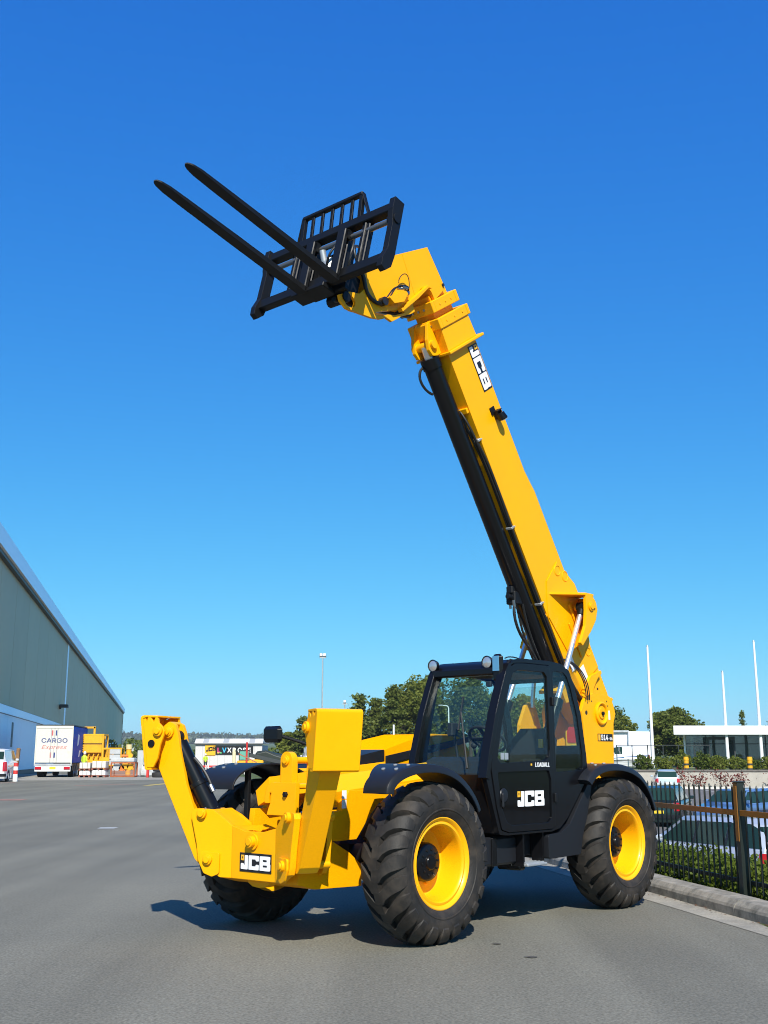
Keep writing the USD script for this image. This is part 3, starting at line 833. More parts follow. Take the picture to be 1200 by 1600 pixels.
BW = 0.16
bm = thing('boom', parent=TH)
outer = [(-0.10, 0.06), (0.25, 0.154), (4.30, 0.154), (4.30, -0.39), (2.78, -0.395), (2.60, -0.425), (2.52, -0.442), (1.50, -0.448), (1.36, -0.535), (1.18, -0.538), (0.9, -0.50), (0.64, -0.40), (0.0, -0.40), (-0.12, -0.34), (-0.18, -0.10)]
obj('outer_section', bext(outer, -BW, BW), M['yellow'], bm, smooth=20)
# wear plate and welded details on the flank
obj('flank_plate', bext([(0.35, -0.05), (1.28, 0.149), (1.36, 0.12), (1.62, -0.05), (1.70, -0.36), (1.52, -0.443), (1.34, -0.53), (1.18, -0.533), (0.9, -0.49), (0.64, -0.395), (0.36, -0.395)], BW, BW + 0.012), M['yellow'], bm, smooth=20)
obj('flank_rib', cat(bbox_(0.62, 1.05, -0.16, -0.135, BW + 0.011, BW + 0.03, 0.008), bbox_(0.80, 1.22, -0.30, -0.25, BW + 0.011, BW + 0.035, 0.012)), M['yellow'], bm)
for u, v, r in ((1.62, -0.30, 0.062), (1.50, -0.40, 0.062), (0.60, -0.31, 0.05)):
    c = B(u, v, BW)
    obj('flank_boss', lathe([(r, 0.0), (r, 0.014), (r * 0.86, 0.020), (r * 0.80, 0.013), (0, 0.013)], 28).apply_translation(c), M['yellow'], bm)
obj('band_plate', cat(bbox_(1.30, 1.33, 0.155, 0.175, -0.13, BW, 0.004)), M['yellow'], bm)
for u, v, w_ in ((0.68, 0.06, 0.10), (0.44, -0.09, 0.10)):
    obj('sticker', bbox_(u - w_, u + w_, v - 0.045, v + 0.045, BW + 0.0125, BW + 0.0145), M['sticker_white'], bm, smooth=False)
# end flange, collars, inner sections
obj('end_flange', bbox_(4.295, 4.325, -0.485, 0.20, -0.225, 0.225, 0.005), M['yellow'], bm)
mid = [(4.2, 0.115), (4.62, 0.115), (4.62, -0.36), (4.2, -0.36)]
obj('middle_section', bext(mid, -0.145, 0.145), M['yellow'], bm, smooth=20)
obj('inner_section', bext([(4.4, 0.085), (4.90, 0.085), (4.90, -0.27), (4.4, -0.27)], -0.115, 0.115), M['yellow'], bm, smooth=20)


def collar(u0, u1, v0, v1, hw, th=0.035, gap=0.0):
    c = thing('wear_collar', parent=TH)
    for nm, a in (('collar_side', (u0, u1, v0, v1, hw, hw + th)), ('collar_side', (u0, u1, v0, v1, -hw - th, -hw)),
                  ('collar_underside', (u0, u1, v1, v1 + th, -hw - th - 0.002, hw + th + 0.002)), ('collar_top', (u0, u1, v0 - th, v0, -hw - th - 0.002, hw + th + 0.002))):
        obj(nm, bbox_(*a, 0.006), M['yellow'], c)
    for v in np.linspace(v0 + 0.09, v1 - 0.09, 3):
        for u in ((u0 + u1) / 2,):
            obj('collar_bolt', cat(cyl(B(u, v, hw + th), B(u, v, hw + th + 0.007), 0.009, n=6)), M['rim'], c, smooth=False)
    for y in (-hw * 0.6, 0, hw * 0.6):
        obj('collar_bolt', cyl(B((u0 + u1) / 2, v1 + th), B((u0 + u1) / 2, v1 + th + 0.012), 0.012, n=6).apply_translation([0, y, 0]), M['steel'], c, smooth=False)


obj('collar_block', bext([(4.326, 0.165), (4.56, 0.15), (4.56, -0.385), (4.326, -0.40)], -0.185, 0.185), M['yellow'], bm, smooth=20)
collar(4.56, 4.67, -0.375, 0.118, 0.15, 0.05)
collar(4.73, 4.85, -0.30, 0.095, 0.12, 0.055)
# ram anchor under the collars
obj('ram_anchor', cat(*[bext([(4.33, 0.12), (4.68, 0.12), (4.66, 0.20), (4.52, 0.30), (4.42, 0.335), (4.35, 0.31), (4.33, 0.24)], y, y + 0.035, 0.01) for y in (-0.125, 0.055)],
                     cyl(B(4.45, 0.255, -0.15), B(4.45, 0.255, 0.12), 0.045, n=20), bbox_(4.50, 4.66, 0.17, 0.20, -0.10, 0.06, 0.01)), M['yellow'], bm, smooth=25)
# extension ram under the boom with its hoses
xr = thing('extension_ram', parent=TH)
RV = 0.265
obj('ram_tube', cat(cyl(B(0.42, RV), B(4.28, RV), 0.092, n=32), cyl(B(4.22, RV), B(4.33, RV), 0.102, n=32), cyl(B(0.36, RV), B(0.45, RV), 0.105, n=32)), M['black'], xr)
obj('ram_rod', cyl(B(4.30, RV), B(4.45, 0.255), 0.05, n=20), M['chrome'], xr)
obj('ram_mount', cat(bext([(0.25, 0.10), (0.60, 0.10), (0.52, 0.34), (0.34, 0.34)], -0.12, 0.12), bbox_(0.50, 0.53, 0.15, 0.40, -0.13, 0.13)), M['yellow'], xr)
vb = B(1.64, 0.36)
obj('valve_block', cat(bx(vb[0] - 0.10, vb[0] + 0.08, -0.07, 0.05, vb[2] - 0.07, vb[2] + 0.07, 0.012), bx(vb[0] - 0.02, vb[0] + 0.10, -0.05, 0.03, vb[2] + 0.04, vb[2] + 0.12, 0.01), cyl(vb + [0.08, 0, 0.0], vb + [0.14, 0, 0.01], 0.03, n=12)), M['satin'], xr)
obj('valve_fitting', cyl(vb + [0.06, 0.03, -0.11], vb + [0.08, 0.03, -0.03], 0.016, n=8), M['steel'], xr)
obj('valve_fitting', cyl(vb + [0.02, -0.05, -0.11], vb + [0.03, -0.05, -0.05], 0.014, n=8), M['steel'], xr)
obj('ram_hose', tube([vb + [0.07, 0.03, -0.10], vb + [0.06, 0.03, -0.22], vb + [-0.05, 0.02, -0.38], vb + [-0.25, 0.0, -0.52], vb + [-0.36, 0, -0.62], vb + [-0.5, 0.02, -0.85]], 0.016), M['hose'], xr)
obj('ram_pipe', tube([vb + [-0.08, -0.04, -0.06], B(1.2, 0.39, -0.05), B(0.75, 0.36, -0.05)], 0.012), M['hose'], xr)
obj('ram_pipe', tube([vb + [-0.06, 0.05, -0.06], B(1.2, 0.385, 0.03), B(0.75, 0.36, 0.03)], 0.012), M['hose'], xr)
obj('pipe_loop', tube([B(4.27, 0.34, -0.05), B(4.22, 0.42, -0.07), B(4.05, 0.41, -0.07), B(3.98, 0.36, -0.05)], 0.014), M['hose'], xr)
hs = thing('boom_hoses', parent=TH)
for k, (y, v) in enumerate(((0.128, 0.185), (0.10, 0.18), (0.145, 0.178))):
    obj('hose', tube([B(3.72 - 0.1 * k, 0.175, 0.05), B(3.6 - 0.1 * k, v + 0.02, y - 0.02), B(3.2, v, y), B(2.4, v + 0.004 * (k - 1), y + 0.006), B(1.4, v, y), B(1.1, v + 0.012, y + 0.012), B(0.55, v + 0.02, y + 0.035), B(0.2, v - 0.05, y + 0.06), B(0.05, v - 0.20, y + 0.07)], 0.0135), M['hose'], hs)
for u in (3.35, 2.35, 1.45):
    obj('hose_clip', cat(bbox_(u, u + 0.028, 0.155, 0.20, 0.085, 0.166, 0.005), bbox_(u + 0.006, u + 0.022, 0.145, 0.16, 0.155, 0.178, 0.003)), M['galv'], hs)
obj('hose_bracket', cat(bbox_(3.66, 3.72, 0.155, 0.19, 0.02, 0.15, 0.006)), M['yellow'], hs)
for k in range(3):
    e = 0.035 * k
    obj('hose', tube([(-3.26 - e, 0.16, 2.43), (-3.38 - e, 0.24, 2.36), (-3.48 - e, 0.272, 2.25), (-3.55 - e, 0.275, 2.12), (-3.57 - e, 0.268, 2.0)], 0.0065), M['hose'], hs)
# name on the flank, work lamp
lgb = logo(TH, B(4.245, -0.215, BW + 0.001), -U3, -N3, 0.150, pad=0.08)
wl = thing('boom_lamp', parent=TH)
obj('lamp_bracket', cat(bbox_(3.50, 3.58, -0.265, -0.18, BW, BW + 0.012), bbox_(3.44, 3.52, -0.225, -0.215, BW + 0.01, BW + 0.06), bbox_(3.44, 3.52, -0.30, -0.29, BW + 0.01, BW + 0.06), bbox_(3.52, 3.53, -0.30, -0.215, BW + 0.01, BW + 0.07)), M['satin'], wl)
obj('lamp_body', cyl(B(3.49, -0.255, BW + 0.06), B(3.42, -0.255, BW + 0.075), 0.045, 0.052, n=20), M['black'], wl)
obj('lamp_face', cyl(B(3.42, -0.255, BW + 0.075), B(3.413, -0.255, BW + 0.0755), 0.046, n=20), M['lens'], wl)
# flared anchors of the lift rams, on both flanks
for s in (1, -1):
    la = thing('lift_ram_anchor', parent=TH)
    y0, y1 = BW * s, 0.36 * s
    obj('anchor_side', ext([(-3.44, 3.145), (-3.56, 3.135), (-3.645, 3.06), (-3.67, 2.98), (-3.63, 2.86), (-3.53, 2.74), (-3.34, 2.56), (-3.30, 2.59), (-3.41, 2.78), (-3.44, 2.95)], 0.36 * s, 0.395 * s, r=0.012), M['yellow'], la, smooth=25)
    roof = Manifold.hull_points(np.array([(x, y * s, z + dz) for x, y, z in ((-3.05, 0.165, 3.105), (-3.66, 0.16, 3.125), (-3.60, 0.394, 3.118), (-3.42, 0.394, 3.118)) for dz in (0.0, 0.024)]))
    obj('anchor_roof', roof, M['yellow'], la)
    obj('anchor_back', Manifold.hull_points(np.array([(x + dx, y * s, z) for x, y, z in ((-3.67, 0.162, 3.12), (-3.63, 0.36, 3.10), (-3.66, 0.36, 2.98), (-3.62, 0.36, 2.86), (-3.72, 0.162, 2.85)) for dx in (0.0, 0.022)])), M['yellow'], la)
    obj('anchor_lower', Manifold.hull_points(np.array([(x + dx, y * s, z) for x, y, z in ((-3.715, 0.173, 2.848), (-3.62, 0.36, 2.857), (-3.53, 0.36, 2.74), (-3.34, 0.36, 2.57), (-3.42, 0.173, 2.50)) for dx in (0.0, 0.02)])), M['yellow'], la)
    obj('anchor_pin', cat(cyl((-3.53, 0.20 * s, 3.0), (-3.53, 0.42 * s, 3.0), 0.033, n=18), cyl((-3.53, 0.396 * s, 3.0), (-3.53, 0.41 * s, 3.0), 0.05, n=18), bx(-3.61, -3.54, 0.40 * s, 0.412 * s, 2.985, 3.015)), M['yellow'], la)
    a, b = np.array([-3.51, 0.30 * s, 3.0]), np.array([-2.38, 0.33 * s, 1.0])
    d = (b - a) / np.linalg.norm(b - a)
    lr = thing('lift_ram', parent=TH)
    obj('ram_rod', cyl(a + d * 0.05, a + d * 1.25, 0.029, n=28), M['chrome'], lr)
    obj('ram_eye', cat(cyl(a - [0, 0.05, 0], a + [0, 0.05, 0], 0.055, n=22), cyl(a + d * 0.02, a + d * 0.11, 0.04, n=20)), M['satin'], lr)
    obj('ram_body', cat(cyl(a + d * 1.22, b, 0.06, n=24), cyl(a + d * 1.18, a + d * 1.28, 0.066, n=24)), M['black'], lr)
# compensating ram and its lug on the right
obj('ram_lug', ext([(-3.18, 1.20), (-3.22, 1.74), (-3.34, 1.95), (-3.43, 1.99), (-3.52, 1.96), (-3.62, 1.74), (-3.66, 1.20)], -0.40, -0.36, r=0.02), M['yellow'], TH)
cr = thing('compensating_ram', parent=TH)
obj('ram_rod', cyl((-3.43, -0.34, 1.93), (-3.47, -0.32, 2.30), 0.024, n=16), M['chrome'], cr)
obj('ram_body', cyl((-3.47, -0.32, 2.28), (-3.52, -0.22, 2.75), 0.045, n=18), M['black'], cr)

# --- rear tower
tower = [(-3.50, 0.85), (-3.54, 1.32), (-3.52, 1.70), (-3.49, 1.88), (-3.55, 1.99), (-3.62, 2.045), (-3.74, 2.075), (-4.04, 2.07), (-4.12, 2.04), (-4.17, 1.95), (-4.20, 1.87), (-4.15, 1.76), (-4.12, 1.31), (-4.12, 0.85)]
tw = thing('rear_tower', parent=TH)
for s in (1, -1):
    obj('tower_plate', ext(tower, 0.215 * s, 0.255 * s, r=0.015), M['yellow'], tw, smooth=25)
    obj('tower_ear', ext([(-3.60, 2.00), (-3.66, 2.14), (-3.78, 2.27), (-4.00, 2.345), (-4.01, 2.31), (-3.92, 2.25), (-3.84, 2.15), (-3.80, 2.06)], 0.175 * s, 0.214 * s, r=0.01), M['yellow'], tw, smooth=25)
    c = np.array([-3.885, 0.255 * s, 1.865])
    rg = lathe([(0.125, 0.0), (0.125, 0.022), (0.11, 0.030), (0.098, 0.022), (0.094, 0.008), (0.06, 0.008), (0.058, 0.02), (0.0, 0.02)], 36)
    if s < 0:
        rg.apply_transform(np.diag([1, -1, 1, 1.0]))
        rg.invert()
    obj('pivot_boss', rg.apply_translation(c), M['yellow'], tw)
    obj('pivot_bolt', cyl(c + [0, 0.019 * s, 0], c + [0, 0.04 * s, 0], 0.022, n=6), M['satin'], tw, smooth=False)
for x, z, r in ((-3.585, 1.865, 0.024), (-3.84, 2.13, 0.014), (-3.62, 1.97, 0.009), (-4.02, 2.0, 0.009), (-4.03, 1.95, 0.009), (-3.70, 1.99, 0.009)):
    obj('tower_hole', cyl((x, 0.252, z), (x, 0.2565, z), r, n=16), M['dark'], tw, smooth=False)
obj('tower_back', cat(bx(-4.10, -4.06, -0.214, 0.214, 0.9, 1.60, 0.005), bx(-3.56, -3.53, -0.214, 0.214, 0.9, 1.45, 0.005)), M['yellow'], tw)
obj('rear_hook', ext([(-4.05, 1.98), (-4.32, 2.06), (-4.36, 2.04), (-4.28, 1.98), (-4.22, 1.90), (-4.05, 1.92)], 0.10, 0.145, r=0.008), M['yellow'], tw)
obj('boom_pin', cyl((-3.88, -0.26, 1.865), (-3.88, 0.26, 1.865), 0.05, n=20), M['steel'], tw)
pl = obj('model_plate', bx(-4.115, -3.80, 0.2555, 0.2575, 1.565, 1.645), M['sticker_black'], TH, smooth=False)
obj('model_lettering', cat(words('514', 0.056, (-3.862, 0.258, 1.578), (-1, 0, 0), (0, 0, 1), width=0.15), words('-56', 0.030, (-4.018, 0.258, 1.580), (-1, 0, 0), (0, 0, 1), width=0.085)), M['sticker_white'], pl, smooth=False)
obj('model_mark', cat(bx(-3.852, -3.808, 0.2578, 0.2585, 1.572, 1.638)), M['sticker_yellow'], pl, smooth=False)
obj('sticker', bx(-4.08, -4.045, 0.2555, 0.2575, 1.80, 1.90), M['sticker_white'], tw, smooth=False)
obj('rear_body', cat(bx(-4.0, -2.45, 0.262, 0.395, 0.95, 1.20, 0.02), bx(-4.0, -2.45, -0.395, -0.262, 0.95, 1.20, 0.02)), M['yellow'], TH)
lk = thing('boom_stop_tag', parent=TH)
obj('tag_plate', ext([(-2.93, 1.44), (-3.10, 1.44), (-3.17, 1.50), (-3.17, 1.66), (-2.93, 1.66)], 0.40, 0.41, r=0.012), M['sticker_yellow'], lk)
obj('tag_red', ext([(-2.94, 1.54), (-3.09, 1.54), (-3.15, 1.60), (-3.15, 1.70), (-2.98, 1.70), (-2.94, 1.65)], 0.4105, 0.418, r=0.01), M['red'], lk)
obj('tag_green', bx(-3.0, -3.12, 0.4105, 0.415, 1.455, 1.515), M['green_sign'], lk, smooth=False)
obj('tag_stay', bx(-3.02, -2.98, 0.36, 0.40, 1.15, 1.60), M['yellow'], lk)

# --- boom head
HW = 0.155
head = [(-0.10, 5.825), (-0.30, 5.985), (-0.56, 6.155), (-1.06, 6.42), (-1.345, 6.07), (-1.175, 5.885), (-1.12, 5.955), (-1.07, 5.985), (-1.01, 5.975), (-0.95, 5.93), (-0.86, 5.815), (-0.83, 5.72), (-0.86, 5.665), (-0.80, 5.62),
        (-0.66, 5.555), (-0.60, 5.51), (-0.52, 5.455), (-0.44, 5.47), (-0.36, 5.43), (-0.23, 5.405), (0.11, 5.39), (0.19, 5.44), (0.21, 5.495), (0.08, 5.565), (-0.06, 5.59), (-0.13, 5.66), (-0.145, 5.74)]
hd = thing('boom_head', parent=TH)
hp = Polygon(head)
hole1 = Polygon([(0.07 + 0.075 * math.cos(a), 5.475 + 0.06 * math.sin(a)) for a in np.linspace(0, 2 * np.pi, 24)])
hole2 = Polygon([(-0.27, 5.455), (-0.30, 5.48), (-0.55, 5.575), (-0.66, 5.615), (-0.70, 5.605), (-0.56, 5.535), (-0.45, 5.51), (-0.35, 5.46)]).buffer(0.004)
cut = Polygon([(-0.12, 5.82), (-1.04, 6.38), (-1.3, 6.06), (-1.18, 5.92), (-1.07, 6.02), (-0.93, 5.96), (-0.80, 5.75), (-0.60, 5.60), (-0.2, 5.55), (-0.17, 5.7)])
for s in (1, -1):
    ch = hp.difference(hole1).difference(hole2) if s > 0 else hp.intersection(Polygon([(-2, 5.70), (-0.85, 5.70), (-0.2, 5.60), (0.5, 5.60), (0.5, 7), (-2, 7)]))
    obj('head_cheek', ext(ch, (HW - 0.03) * s, HW * s), M['yellow'], hd, smooth=22)
obj('head_box', ext(hp.intersection(cut.buffer(0.012)), -HW + 0.031, HW - 0.031), M['yellow'], hd, smooth=22)
obj('head_rib', ext([(-0.62, 5.575), (-0.86, 5.79), (-1.02, 5.955), (-1.07, 5.962), (-1.07, 5.985), (-1.01, 5.98), (-0.84, 5.82), (-0.60, 5.60)], HW, HW + 0.05, r=0.004), M['yellow'], hd, smooth=40)
obj('head_seam', bar((-0.665, HW, 6.21), (-0.86, HW, 5.83), 0.006, 0.006), M['yellow'], hd)
obj('head_bracket', ext([(-0.38, 5.64), (-0.62, 5.79), (-0.66, 5.76), (-0.60, 5.66), (-0.46, 5.60)], HW + 0.001, HW + 0.085, r=0.008), M['yellow'], hd, smooth=25)
obj('head_gasket', tube([(-0.05, HW - 0.02, 5.86), (-0.10, HW, 5.80), (-0.125, HW + 0.005, 5.72), (-0.16, HW + 0.005, 5.63), (-0.25, HW + 0.01, 5.575), (-0.34, HW + 0.02, 5.575)], 0.02), M['hose'], hd)
obj('tilt_ram', cat(cyl((-0.86, 0.075, 5.655), (-0.05, 0.075, 5.51), 0.042, n=22), cyl((-0.10, 0.075, 5.51), (0.20, 0.075, 5.48), 0.03, n=18), cyl((-0.80, 0.03, 5.65), (-0.80, 0.12, 5.65), 0.045, n=18)), M['black'], hd)
obj('hose', tube([(-0.34, HW + 0.02, 5.60), (-0.40, HW + 0.05, 5.66), (-0.46, HW + 0.07, 5.75), (-0.58, HW + 0.08, 5.80), (-0.68, HW + 0.05, 5.79)], 0.008), M['hose'], hd)
obj('hose', tube([(-0.35, HW + 0.02, 5.58), (-0.43, HW + 0.06, 5.67), (-0.50, HW + 0.08, 5.78), (-0.60, HW + 0.10, 5.82), (-0.70, HW + 0.05, 5.81)], 0.008), M['hose'], hd)
obj('hose_loop', tube([(-0.70, HW + 0.03, 5.80), (-0.70, HW + 0.06, 5.92), (-0.66, HW + 0.06, 5.97), (-0.60, HW + 0.05, 5.94), (-0.585, HW + 0.03, 5.86)], 0.0045), M['hose'], hd)
obj('hose_fitting', cat(cyl((-0.52, HW + 0.07, 5.775), (-0.60, HW + 0.085, 5.80), 0.016, n=10), cyl((-0.56, HW + 0.09, 5.80), (-0.64, HW + 0.09, 5.81), 0.016, n=10), bx(-0.72, -0.66, HW + 0.001, HW + 0.06, 5.775, 5.82, 0.008)), M['steel'], hd)
obj('hose_block', cyl((-0.36, HW - 0.01, 5.60), (-0.36, HW + 0.06, 5.60), 0.042, n=16), M['hose'], hd)
obj('bolt', cyl((-1.30, HW, 6.09), (-1.30, HW + 0.015, 6.09), 0.016, n=8), M['dark'], hd)

# --- fork carriage: origin at the fork heel, a forward along the forks, b up the carriage
CO = np.array([0.33, 0.0, 5.57])
A3, C3 = np.array([0.972, 0, 0.236]), np.array([-0.236, 0, 0.972])


def K(a, y, b):
    return CO + a * A3 + b * C3 + np.array([0, y, 0])


def kbox(a0, a1, y0, y1, b0, b1, bev=0.008):
    return place(bx(a0, a1, y0, y1, b0, b1, bev), CO, A3, (0, 1, 0), C3)


cg = thing('fork_carriage', parent=TH)
Wc = 0.84
obj('bottom_bar', kbox(-0.06, 0.02, -Wc + 0.04, Wc - 0.04, 0.0, 0.10), M['satin'], cg)
obj('top_bar', kbox(-0.06, 0.03, -Wc + 0.04, Wc - 0.04, 0.54, 0.63), M['satin'], cg)
for s in (1, -1):
    pst = ext([(-0.08, 0.66), (0.045, 0.66), (0.05, 0.54), (0.02, 0.40), (0.02, 0.12), (0.06, 0.0), (0.055, -0.075), (0.0, -0.10), (-0.06, -0.03), (-0.08, 0.1)], (Wc - 0.06) * s, Wc * s, r=0.006)
    obj('end_plate', place(pst, CO, A3, (0, 1, 0), C3), M['satin'], cg, smooth=25)
    obj('rod_boss', cat(cyl(K(-0.02, (Wc - 0.08) * s, 0.46), K(-0.02, (Wc + 0.012) * s, 0.46), 0.045, n=18)), M['satin'], cg)
M['shaft'] = mat('dull_shaft', (0.16, 0.16, 0.16), rough=0.45, metal=0.7)
obj('fork_shaft', cyl(K(-0.02, -Wc, 0.46), K(-0.02, Wc, 0.46), 0.025, n=18), M['shaft'], cg)
for y in (-0.40, -0.17, 0.23, 0.48):
    obj('carriage_plate', cat(kbox(-0.10, 0.015, y - 0.012, y + 0.012, 0.099, 0.541), kbox(-0.02, 0.0, y - 0.05, y + 0.05, 0.099, 0.541)), M['satin'], cg)
obj('carriage_back', cat(kbox(-0.16, -0.10, -0.18, 0.24, -0.02, 0.44, 0.01), kbox(-0.24, -0.10, -0.10, 0.13, 0.03, 0.20, 0.01), kbox(-0.12, 0.05, -0.30, 0.12, -0.045, 0.0, 0.006)), M['satin'], cg)
obj('carriage_valve', cat(kbox(-0.09, -0.01, -0.06, 0.08, 0.20, 0.33, 0.015), cyl(K(-0.03, -0.02, 0.30), K(0.02, -0.02, 0.40), 0.03, n=12)), M['galv'], cg)
obj('carriage_hose', cat(tube([K(-0.05, 0.30, 0.12), K(0.0, 0.36, 0.25), K(-0.02, 0.34, 0.40), K(-0.05, 0.28, 0.52)], 0.012), tube([K(-0.05, 0.02, 0.2), K(0.03, 0.10, 0.30), K(-0.02, 0.16, 0.45)], 0.012), tube([K(-0.04, 0.42, 0.15), K(0.01, 0.40, 0.28), K(-0.06, 0.36, 0.36)], 0.014)), M['hose'], cg)
obj('head_link', cat(kbox(-0.40, -0.14, -0.10, 0.12, 0.06, 0.30, 0.02), cyl(K(-0.22, -0.05, -0.02), K(-0.22, 0.17, -0.02), 0.05, n=18)), M['satin'], cg)
gd = thing('load_guard', parent=TH)
G0, G1 = (-0.01, 0.63), (0.02, 0.90)
obj('guard_rail', kbox(G1[0] - 0.025, G1[0] + 0.025, -0.39, 0.39, G1[1] - 0.03, G1[1] + 0.01), M['satin'], gd)
for k in range(5):
    y = -0.255 + 0.1275 * k
    obj('guard_bar', bar(K(G0[0], y, G0[1] - 0.01), K(G1[0], y, G1[1] - 0.02), 0.035, 0.02, A3), M['satin'], gd)
for s in (1, -1):
    obj('guard_side', Manifold.hull_points(np.array([K(a, y, b) for a, b, y in ((-0.03, 0.62, 0.355 * s), (0.01, 0.62, 0.355 * s), (-0.03, 0.62, 0.395 * s), (0.01, 0.62, 0.395 * s), (0.0, 0.90, 0.355 * s), (0.04, 0.90, 0.355 * s), (0.0, 0.90, 0.392 * s), (0.04, 0.90, 0.392 * s))])), M['satin'], gd)
    obj('guard_brace', bar(K(-0.055, 0.48 * s, 0.58), K(0.02, 0.385 * s, 0.895), 0.012, 0.05, A3), M['satin'], gd)
    obj('guard_stay', bar(K(-0.06, 0.50 * s, 0.50), K(-0.055, 0.485 * s, 0.62), 0.014, 0.05, A3), M['satin'], gd)
for yc in (-0.143, 0.257):
    fk = thing('fork', parent=TH)
    top = [(-0.052, 0.045), (1.30, 0.045), (1.66, 0.040), (1.72, 0.020), (1.745, 0.0)]
    w = 0.052
    V = []
    prof_f = [(0.0, 0.0, 0.052, w), (0.9, 0.002, 0.047, w), (1.45, 0.008, 0.038, w), (1.62, 0.012, 0.034, w), (1.70, 0.014, 0.031, w * 0.78), (1.735, 0.016, 0.029, w * 0.45), (1.745, 0.018, 0.028, w * 0.2)]
    for a, b0, b1, hw in prof_f:
        V += [K(a + 0.035, yc - hw, b0 - 0.05), K(a + 0.035, yc + hw, b0 - 0.05), K(a + 0.035, yc + hw, b1 - 0.05), K(a + 0.035, yc - hw, b1 - 0.05)]
    blade = cat(*[Manifold.hull_points(np.array(V[4 * i:4 * i + 8])) for i in range(len(prof_f) - 1)])
    obj('fork_blade', blade, M['satin'], fk, smooth=20)
    obj('fork_shank', cat(kbox(0.035, 0.080, yc - w, yc + w, -0.05, 0.50, 0.008), cyl(K(0.02, yc - w, 0.46), K(0.02, yc + w, 0.46), 0.05, n=18)), M['satin'], fk)
    obj('fork_tip', Manifold.hull_points(np.array([K(1.74, yc - 0.03, -0.034), K(1.74, yc + 0.03, -0.034), K(1.74, yc + 0.03, -0.02), K(1.74, yc - 0.03, -0.02), K(1.785, yc - 0.008, -0.030), K(1.785, yc + 0.008, -0.030), K(1.785, yc, -0.024)])), M['steel'], fk)

# --- cab
cb = thing('cab', parent=TH)
CY0, CY1 = 0.185, 1.03
side = [(-0.70, 1.22), (-0.745, 1.40), (-0.85, 1.75), (-1.005, 2.10), (-1.05, 2.18), (-1.13, 2.225), (-1.30, 2.24), (-1.72, 2.245), (-1.93, 2.23), (-2.03, 2.19), (-2.11, 2.06), (-2.215, 1.79), (-2.285, 1.41),
        (-2.30, 1.22), (-2.12, 1.04), (-1.93, 0.86), (-1.80, 0.775), (-1.66, 0.75), (-0.99, 0.75), (-0.87, 0.76), (-0.80, 0.95)]
sideP = Polygon(side).buffer(-0.03).buffer(0.03, quad_segs=4)
doorP = Polygon([(-0.765, 1.30), (-0.80, 1.48), (-0.875, 1.75), (-1.03, 2.10), (-1.075, 2.17), (-1.15, 2.20), (-1.30, 2.21), (-1.70, 2.212), (-1.715, 1.24), (-1.715, 0.80), (-1.66, 0.775), (-1.0, 0.775), (-0.90, 0.80), (-0.835, 0.98)]).buffer(-0.02).buffer(0.02, quad_segs=4)
winP = Polygon([(-0.855, 1.38), (-0.90, 1.58), (-0.97, 1.80), (-1.075, 2.05), (-1.11, 2.115), (-1.18, 2.145), (-1.60, 2.15), (-1.645, 2.11), (-1.66, 1.46), (-1.64, 1.40), (-1.58, 1.365), (-0.90, 1.345)]).buffer(-0.02).buffer(0.02, quad_segs=4)
lowP = Polygon([(-0.85, 1.27), (-0.90, 0.98), (-0.97, 0.86), (-1.04, 0.83), (-1.60, 0.83), (-1.66, 0.87), (-1.665, 1.20), (-1.63, 1.28)]).buffer(-0.02).buffer(0.02, quad_segs=4)
qP = Polygon([(-1.755, 2.17), (-1.93, 2.165), (-1.99, 2.13), (-2.05, 2.03), (-2.15, 1.77), (-2.215, 1.42), (-2.215, 1.28), (-1.76, 1.26)]).buffer(-0.02).buffer(0.02, quad_segs=4)
obj('cab_side', ext(sideP.difference(doorP.buffer(0.006)).difference(qP), CY1 - 0.05, CY1), M['black'], cb, smooth=30)
obj('quarter_window', ext(qP.buffer(0.008), CY1 - 0.012, CY1 - 0.006), M['sideglass'], cb, smooth=False)
rwin = Polygon([(-0.90, 1.36), (-0.96, 1.62), (-1.07, 2.0), (-1.14, 2.11), (-1.60, 2.14), (-1.98, 2.10), (-2.12, 1.78), (-2.20, 1.36)]).buffer(-0.02).buffer(0.02, quad_segs=4)
obj('cab_far_side', ext(sideP.difference(rwin), CY0, CY0 + 0.04), M['black'], cb, smooth=30)
obj('far_window', ext(rwin.buffer(0.008), CY0 + 0.016, CY0 + 0.022), M['sideglass'], cb, smooth=False)


def strip(poly, y0, y1, th):
    """A sheet that follows a line in the xz plane, th thick."""
    from shapely.geometry import LineString
    return ext(LineString(poly).buffer(th / 2, cap_style=2, join_style=1), y0, y1)


obj('roof', cat(ext(Polygon([(-1.02, 2.13), (-1.07, 2.195), (-1.14, 2.238), (-1.30, 2.255), (-1.72, 2.26), (-1.93, 2.245), (-2.03, 2.20), (-2.07, 2.13), (-2.02, 2.13), (-1.90, 2.18), (-1.2, 2.18), (-1.1, 2.12)]), CY0 + 0.02, CY1 - 0.02)), M['black'], cb, smooth=30)
obj('front_header', cat(bx(-1.08, -1.0, CY0 + 0.02, CY1 - 0.04, 2.10, 2.17, 0.012)), M['black'], cb)
for y0, y1 in ((CY0 - 0.012, CY0 + 0.055), (CY1 - 0.075, CY1 + 0.012)):
    obj('front_pillar', strip([(-0.705, 1.22), (-0.755, 1.42), (-0.86, 1.75), (-0.945, 1.95), (-1.02, 2.115), (-1.07, 2.185)], y0, y1, 0.05), M['black'], cb, smooth=40)
obj('rear_panel', strip([(-2.29, 1.22), (-2.28, 1.41), (-2.265, 1.5)], CY0 + 0.02, CY1 - 0.03, 0.03), M['black'], cb)
obj('rear_header', strip([(-2.09, 2.10), (-2.04, 2.18)], CY0 + 0.02, CY1 - 0.03, 0.03), M['black'], cb)
